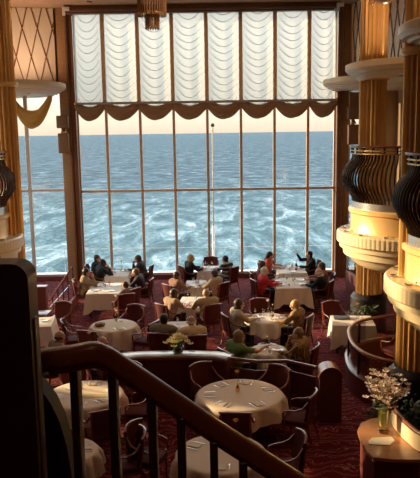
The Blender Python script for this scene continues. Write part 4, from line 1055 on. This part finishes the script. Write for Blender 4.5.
# small rose table and dark plants under the nearer bay
st = thing('side_table', 'small round rose-coloured table in the shade by the curved rail', 'table', (3.20, 11.85, 0))
MB().lathe([(0, 0.70), (0.28, 0.70), (0.30, 0.72), (0.28, 0.74), (0, 0.74)], 32).build('tabletop', M['rose_table'], st)
MB().lathe([(0, 0), (0.2, 0), (0.2, 0.02), (0.04, 0.05), (0.03, 0.70), (0, 0.70)], 20).build('pedestal', M['iron'], st)
def dark_plant(x, y, z, s, label):
    t = thing('potted_plant', label, 'plant', (x, y, z)); r_ = random.Random(int(x * 100))
    MB().lathe([(0, 0), (0.12 * s, 0), (0.16 * s, 0.25 * s), (0.14 * s, 0.25 * s), (0, 0.2 * s)], 20).build('pot', M['iron'], t)
    l = MB()
    for k in range(60):
        a = r_.random() * 2 * PI; q = r_.random() * 0.3 * s; zz = 0.25 * s + r_.random() * 0.4 * s
        l.ball((q * math.cos(a), q * math.sin(a), zz), 0.08 * s, 1, (1, 0.4, 0.12), Euler((r_.uniform(-1, 1), r_.uniform(-1, 1), a)).to_matrix())
    l.build('foliage', M['leaf'], t); return t
dark_plant(2.95, 11.15, 0, 1.1, 'dark leafy plant behind the amber counter')
dark_plant(3.45, 11.0, 0, 1.3, 'dark leafy plant right of the white flowers')
dark_plant(4.05, 17.40, 0, 1.3, 'dark plant at the foot of the farther right gold column')

# ---------------------------------------------------------------- flowers on the partition
pot = thing('flower_pot', 'small clear pot of yellow-cream flowers on the partition top', 'flower pot', (-0.70, 13.40, 0.99))
MB().lathe([(0, 0), (0.10, 0), (0.115, 0.14), (0.105, 0.14), (0.09, 0.02), (0, 0.02)], 24).build('pot', M['vase_glass'], pot)
MB().lathe([(0, 0.02), (0.085, 0.02), (0.10, 0.12), (0, 0.13)], 20).build('moss', M['leaf'], pot)
yf = thing('flower_bouquet', 'dense yellow-cream daffodil bunch standing on the partition', 'flowers', (-0.70, 13.40, 1.12))
y1 = MB(); rn = random.Random(9); s1 = MB()
for k in range(34):
    a = rn.random() * 2 * PI; q = rn.random() ** .5 * 0.26; z = 0.05 + 0.20 * (1 - q / 0.25) + rn.random() * 0.05
    petals(y1, (q * math.cos(a), q * math.sin(a) * .8, z), 0.080, 6); s1.tube([(q * .3 * math.cos(a), q * .3 * math.sin(a), -0.06), (q * math.cos(a), q * math.sin(a) * .8, z)], 0.006, 4)
y1.build('blossoms', M['ivory_petal'], yf); s1.build('stems', M['leaf'], yf)

# ---------------------------------------------------------------- tableware
def bottle0(label, loc, m='wine', s=1.0):
    t = thing('bottle', label, 'bottle', loc)
    gb = MB().lathe([(0, 0), (0.038 * s, 0), (0.038 * s, 0.17 * s), (0.028 * s, 0.21 * s), (0.014 * s, 0.24 * s), (0.014 * s, 0.30 * s), (0, 0.30 * s)], 18).build('glass_body', M[m], t)
    MB().lathe([(0, 0.29 * s), (0.016 * s, 0.29 * s), (0.016 * s, 0.32 * s), (0, 0.32 * s)], 12).build('cap', M['brass'], gb)
    MB().lathe([(0.0385 * s, 0.05 * s), (0.0395 * s, 0.05 * s), (0.0395 * s, 0.13 * s), (0.0385 * s, 0.13 * s)], 18).build('paper_band', M['paper'], gb)
    return t
glass_mesh = MB().lathe([(0, 0), (0.036, 0), (0.034, 0.005), (0.006, 0.01), (0.005, 0.085), (0.025, 0.10), (0.037, 0.13), (0.036, 0.165), (0.032, 0.185), (0.030, 0.185), (0.033, 0.15), (0.022, 0.105), (0, 0.095)], 16).mesh('wine_glass'); glass_mesh.materials.append(M['glass'])
plate_mesh = MB().lathe([(0, 0.004), (0.07, 0.004), (0.085, 0.010), (0.125, 0.018), (0.127, 0.022), (0.08, 0.016), (0.065, 0.010), (0, 0.010)], 28).mesh('plate'); plate_mesh.materials.append(M['china'])
nap_mesh = MB().raw([(-0.06, -0.09, 0.002), (0.06, -0.09, 0.002), (0.06, 0.09, 0.002), (-0.06, 0.09, 0.002), (-0.055, -0.085, 0.016), (0.055, -0.085, 0.012), (0.055, 0.085, 0.016), (-0.055, 0.085, 0.012)], [(3, 2, 1, 0), (4, 5, 6, 7), (0, 1, 5, 4), (1, 2, 6, 5), (2, 3, 7, 6), (3, 0, 4, 7)]).mesh('napkin', False); nap_mesh.materials.append(M['napkin'])
cone_mesh = MB().lathe([(0, 0.17), (0.006, 0.17), (0.03, 0.09), (0.05, 0.003), (0, 0.003)], 10, flute=lambda r, z, i, n: r * (1 - 0.2 * (i % 2))).mesh('folded_napkin'); cone_mesh.materials.append(M['napkin'])
def cutlery(kind):
    b = MB()
    b.sweep([(0, -0.10, 0.006), (0, -0.02, 0.008), (0, 0.04, 0.010)], rrect(0.012, 0.005))
    if kind == 'fork':
        b.sweep([(0, 0.04, 0.010), (0, 0.06, 0.008)], rrect(0.024, 0.004))
        for q in (-0.009, -0.003, 0.003, 0.009): b.sweep([(q, 0.06, 0.008), (q, 0.10, 0.012)], rrect(0.003, 0.003))
    else:
        b.raw([(-0.008, 0.04, 0.009), (0.010, 0.04, 0.009), (0.010, 0.09, 0.009), (-0.006, 0.12, 0.009), (-0.008, 0.04, 0.011), (0.010, 0.04, 0.011), (0.010, 0.09, 0.011), (-0.006, 0.12, 0.011)], [(3, 2, 1, 0), (4, 5, 6, 7), (0, 1, 5, 4), (1, 2, 6, 5), (2, 3, 7, 6), (3, 0, 4, 7)])
    me = b.mesh(kind, False); me.materials.append(M['steel']); return me
fork_mesh = cutlery('fork'); knife_mesh = cutlery('knife')
cup_mesh = MB().lathe([(0, 0.006), (0.022, 0.006), (0.036, 0.03), (0.04, 0.062), (0.036, 0.062), (0.032, 0.03), (0, 0.012)], 18).mesh('cup'); cup_mesh.materials.append(M['china'])
TZ = 0.750
def item(nm, me, x, y, rz, label, cat, group, z=TZ):
    o = bpy.data.objects.new(nm, me); COL.objects.link(o); o.location = (x, y, z); o.rotation_euler = (0, 0, rz)
    return tag(o, label, cat, group)
def place(dx, dy, w=0.09):
    a = 'near' if dy < -w else 'far' if dy > w else ''
    b = 'left' if dx < -w else 'right' if dx > w else ''
    return 'at the ' + ((a + ' ' + b).strip() + ' side' if a or b else 'centre') + ' of '
def settings(key, r, angs, name, plates=False):
    cx, cy = TB[key][0]
    for a in angs:
        ca, sa = math.cos(R(a)), math.sin(R(a)); rz = R(a) + PI / 2
        px, py = cx + r * ca, cy + r * sa; tx, ty = -sa, ca
        pw = place(math.cos(R(a)), math.sin(R(a)), 0.3)
        item('napkin', nap_mesh, px, py, rz, 'folded cream napkin ' + pw + name, 'napkin', 'napkins on ' + name)
        item('fork', fork_mesh, px + tx * 0.11, py + ty * 0.11, rz, 'steel fork ' + pw + name, 'fork', 'forks on ' + name)
        item('knife', knife_mesh, px - tx * 0.11, py - ty * 0.11, rz, 'steel knife ' + pw + name, 'knife', 'knives on ' + name)
settings('h', 0.56, (18, 75, 128, 180, 235, 300), 'the empty lily table')
settings('i', 0.50, (20, 80, 135, 200, 270, 320), 'the table behind the stair balusters')
settings('j', 0.46, (30, 90, 150, 270), 'the lowest middle table')
settings('k', 0.27, (10, 130, 250), 'the small low left table')
settings('f', 0.40, (60, 180, 300), 'the round table with one bottle')
def served(key, spots, name):
    cx, cy = TB[key][0]
    for kind, dx, dy in spots:
        x, y = cx + dx, cy + dy; pw = place(dx, dy)
        if kind == 'g': item('wine_glass', glass_mesh, x, y, 0, 'clear wine glass ' + pw + name, 'glass', 'wine glasses on ' + name)
        elif kind == 'p': item('plate', plate_mesh, x, y, 0, 'white plate ' + pw + name, 'plate', 'plates on ' + name)
        elif kind == 'c': item('cup', cup_mesh, x, y, 0, 'white cup ' + pw + name, 'cup', 'cups on ' + name)
        elif kind == 'n': item('folded_napkin', cone_mesh, x, y, 0, 'upright folded napkin ' + pw + name, 'napkin', 'upright napkins on ' + name)
served('a1', [('p', -.3, .3), ('p', .3, .35), ('p', -.3, -.35), ('p', .22, -.42), ('g', -.12, .4), ('g', .1, .1), ('g', .0, -.2), ('c', -.1, -.5)], 'the sunlit left table')
served('a2', [('p', -.2, .25), ('p', .2, .3), ('g', -.1, -.1), ('g', .12, -.2)], 'the left window table')
served('b1', [('p', -.22, .1), ('p', .22, .0), ('g', -.1, .28), ('g', .12, .28), ('g', 0, -.1), ('c', -.2, -.3)], 'the middle window table')
served('b2', [('p', -.15, -.25), ('p', .15, -.2), ('g', -.1, .1), ('g', .15, .1), ('n', .05, .0), ('g', 0, -.4)], 'the pale-shirt table')
served('b3', [('p', -.15, -.1), ('p', .12, -.35), ('g', 0.1, .3), ('g', -.1, .42), ('c', -.15, -.45), ('g', .17, .05)], "the balding man's table")
served('b4', [('p', -.2, .0), ('p', .2, -.1), ('g', -.05, .2), ('g', .2, .3), ('c', .0, -.3)], 'the table behind the partition')
served('c1', [('p', -.3, .3), ('p', .3, .25), ('g', -.15, .1), ('g', .2, .0), ('g', .0, .35), ('n', -.05, -.1), ('n', .1, .45), ('p', 0, -.4)], 'the toasting window table')
served('c2', [('p', -.35, .3), ('p', .35, .3), ('p', -.35, -.35), ('p', .35, -.3), ('g', -.1, .45), ('g', .12, .5), ('g', -.12, .05), ('g', .1, -.15), ('c', .1, .25), ('c', -.1, -.45)], 'the long white table')
served('d', [('p', -.28, .05), ('p', .28, .0), ('g', -.08, .2), ('g', .08, -.12), ('g', -.2, -.2), ('c', .2, -.25), ('g', -.3, .25)], 'the occupied round table')
served('e', [('p', -.2, -.02), ('p', .2, -.05), ('g', .0, .2), ('c', .0, -.24)], "the green top's table")
served('g', [('p', .1, -.15), ('g', -.1, .1), ('g', .3, .2)], 'the square table with folder')
served('l', [('p', .2, .1)], 'the half-hidden left table')
served('o', [('g', .0, -.1), ('g', .15, .05)], 'the small table behind the stair rail')
bottle0('single dark-capped bottle on the empty round table left of the middle row', (-2.42, 16.55, TZ), 'vase_glass', 1.0)
bottle0('dark wine bottle on the occupied round table right of centre', (1.60, 16.95, TZ))
bottle0('dark wine bottle on the toasting guests\' window table', (2.98, 22.85, TZ))
bottle0('black bottle on the table between green top and striped shirt', (1.24, 14.38, TZ + 0.0), 'wine', 0.8)
for (x, y, a) in ((-2.85, 16.3, 0.2), (-2.2, 16.15, 0.9)):
    pass
bk = thing('bread_basket', 'brown bread roll basket on the empty round table with one bottle', 'basket', (-2.80, 16.30, TZ))
MB().lathe([(0, 0.0), (0.11, 0.0), (0.14, 0.05), (0.13, 0.05), (0.10, 0.012), (0, 0.012)], 24).build('tray', M['stem'], bk)
for k in range(3):
    tag(MB().ball((0, 0, 0), 0.05, 2, (1.3, .8, .7)).build('bread_roll', M['bread']), ['left', 'right', 'rear'][k] + ' one of three brown bread rolls in the basket on the round table', 'bread', 'bread rolls in the basket').location = (-2.80 + [-.05, .05, 0][k], 16.30 + [-.02, 0.0, .055][k], TZ + 0.046)
def bud_vase(x, y, label, flab, fm='yellow', s=1.0):
    t = thing('bud_vase', label, 'vase', (x, y, TZ))
    MB().lathe([(0, 0), (0.035 * s, 0), (0.038 * s, 0.05 * s), (0.03 * s, 0.1 * s), (0.014 * s, 0.13 * s), (0.018 * s, 0.17 * s), (0.012 * s, 0.17 * s), (0, 0.14 * s)], 16).build('vase_body', M['glass'] if fm != 'yellow' else M['brass'], t)
    f = thing('lily' if fm == 'yellow' else 'carnation', flab, 'flower', (x, y, TZ + 0.15 * s))
    MB().tube([(0, 0, 0), (0.01, 0, 0.1), (-0.01, 0, 0.2)], 0.005, 5).build('stem', M['leaf'], f)
    b = MB(); petals(b, (-0.01, 0, 0.20), 0.07, 6, 1.2); petals(b, (0.0, 0, 0.22), 0.05, 5, 2.0); b.build('petals', M[fm], f)
bud_vase(0.47, 11.85, 'small brass bud vase on the largest empty round table', 'yellow lily in the bud vase on the largest empty table')
bud_vase(0.36, 9.72, 'small bud vase on the lowest middle table', 'yellow flower by the chair back on the lowest middle table')
bud_vase(-2.48, 12.1, 'small bud vase on the table behind the stair balusters', 'pale flower on the table behind the stair balusters', 'ivory_petal')
bud_vase(-0.45, 18.9, 'clear bud vase in front of the balding man', 'white carnation in front of the balding man', 'white_petal')
bud_vase(1.50, 17.1, 'clear bud vase on the occupied round table', 'white carnation on the occupied round table', 'white_petal')
bud_vase(-3.1, 23.0, 'clear bud vase on the left window table', 'white carnation on the left window table', 'white_petal')
bud_vase(-2.72, 14.45, 'clear bud vase between the two balding guests', 'white carnation glowing between the two balding guests', 'white_petal')
bud_vase(3.75, 16.6, 'clear bud vase on the square table with folder', 'pink carnation on the square table with folder', 'pink_petal')
fo = thing('menu_folder', 'black menu folder lying on the small square table', 'folder', (3.35, 16.65, TZ), R(-5))
MB().box(-0.20, 0.20, -0.13, 0.13, 0.0, 0.012, bev=0.004).build('back_cover', M['black'], fo)
MB().box(-0.20, 0.20, -0.13, 0.13, 0.028, 0.040, bev=0.004).build('front_cover', M['black'], fo)
MB().box(-0.19, 0.19, -0.12, 0.12, 0.011, 0.030).build('pages', M['paper'], fo, smooth=False)
rg = thing('wine_glass', 'wine glass held up by the man in black at the window', 'glass', (3.29, 23.43, 1.26))
MB().lathe([(0, 0), (0.036, 0), (0.006, 0.01), (0.005, 0.085), (0.037, 0.13), (0.032, 0.185), (0.030, 0.185), (0.03, 0.13), (0, 0.1)], 16).build('bowl', M['glass'], rg)
tag(MB().sweep([(-0.28, -0.02, 0.002), (0.0, 0.0, 0.003), (0.28, 0.02, 0.002)], rrect(0.16, 0.004)).build('table_runner', M['ivory_petal'], smooth=False), 'narrow cream runner strip on the table behind the stair balusters', 'table runner').location = (-2.1, 11.75, TZ + 0.002)

# ================================================================ FOREGROUND: newel, stair rail, balusters, black panel
nw = thing('newel_post', 'huge dark wooden post with rounded shoulders filling the lower left edge', 'post', (-0.735, 1.60, 3.56))
def newel():
    w, d, h = 0.60, 0.08, 1.64
    n = 12; pr = [(-w / 2, 0), (w / 2, 0)]
    rr = 0.04
    for q in range(n + 1): a = PI / 2 * q / n; pr.append((w / 2 - rr + rr * math.cos(a), h - rr + rr * math.sin(a)))
    for q in range(n + 1): a = PI / 2 + PI / 2 * q / n; pr.append((-w / 2 + rr + rr * math.cos(a), h - rr + rr * math.sin(a)))
    m = len(pr); vs = [(x, y, z) for y in (-d / 2, d / 2) for x, z in pr]
    return MB().raw(vs, [tuple(range(m)), tuple(range(2 * m - 1, m - 1, -1))] + [(i, (i + 1) % m, m + (i + 1) % m, m + i) for i in range(m)])
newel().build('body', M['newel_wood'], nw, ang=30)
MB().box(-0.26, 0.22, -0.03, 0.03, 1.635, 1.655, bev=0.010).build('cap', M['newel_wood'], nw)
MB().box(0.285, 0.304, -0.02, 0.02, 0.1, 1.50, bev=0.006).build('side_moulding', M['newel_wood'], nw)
sr_ = thing('stair_railing', 'dark polished handrail sloping down to the right across the foreground', 'railing', (0, 0, 0))
rp = [(-0.56, 2.10, 4.778), (-0.46, 2.10, 4.788), (-0.40, 2.10, 4.800), (-0.375, 2.105, 4.798), (-0.345, 2.12, 4.778), (-0.24, 2.15, 4.688), (0.02, 2.18, 4.480), (0.29, 2.20, 4.280), (0.75, 2.23, 3.93)]
MB().sweep(rp, rrect(0.064, 0.066, 0.020, 4)).build('hand_rail', M['rail_wood'], sr_, ang=60)
MB().sweep([(x, y, z - 0.040) for x, y, z in rp], rrect(0.030, 0.022)).build('under_rail', M['mahogany'], sr_, ang=30)
for px, hx in ((75, -0.462), (114, -0.335), (152, -0.205), (181, -0.108), (213, 0.002), (242, 0.102), (272, 0.20)):
    # rail height at this x
    zt = 4.5
    for (a, b_) in zip(rp, rp[1:]):
        if a[0] <= hx <= b_[0]: zt = a[2] + (b_[2] - a[2]) * (hx - a[0]) / (b_[0] - a[0])
    base = min(3.75, zt - 0.75)
    MB().box(hx - 0.014, hx + 0.014, 2.13, 2.20, base, zt - 0.03, bev=0.004).build('baluster', M['iron'], sr_)
MB().sweep([(-0.55, 2.17, 3.75), (-0.35, 2.17, 3.75), (0.75, 2.17, 3.10)], rrect(0.08, 0.16)).build('stringer', M['newel_wood'], sr_, ang=20)
MB().ball((-0.535, 2.075, 4.735), 0.014, 2).build('end_bolt', M['steel'], sr_)
bp = [(-1.7, 0), (-0.66, 0), (-0.66, 3.70), (-0.665, 3.95), (-0.68, 4.08), (-0.705, 4.19), (-0.74, 4.28), (-0.79, 4.36), (-0.87, 4.43), (-1.0, 4.47), (-1.7, 4.5)]
nb_ = len(bp)
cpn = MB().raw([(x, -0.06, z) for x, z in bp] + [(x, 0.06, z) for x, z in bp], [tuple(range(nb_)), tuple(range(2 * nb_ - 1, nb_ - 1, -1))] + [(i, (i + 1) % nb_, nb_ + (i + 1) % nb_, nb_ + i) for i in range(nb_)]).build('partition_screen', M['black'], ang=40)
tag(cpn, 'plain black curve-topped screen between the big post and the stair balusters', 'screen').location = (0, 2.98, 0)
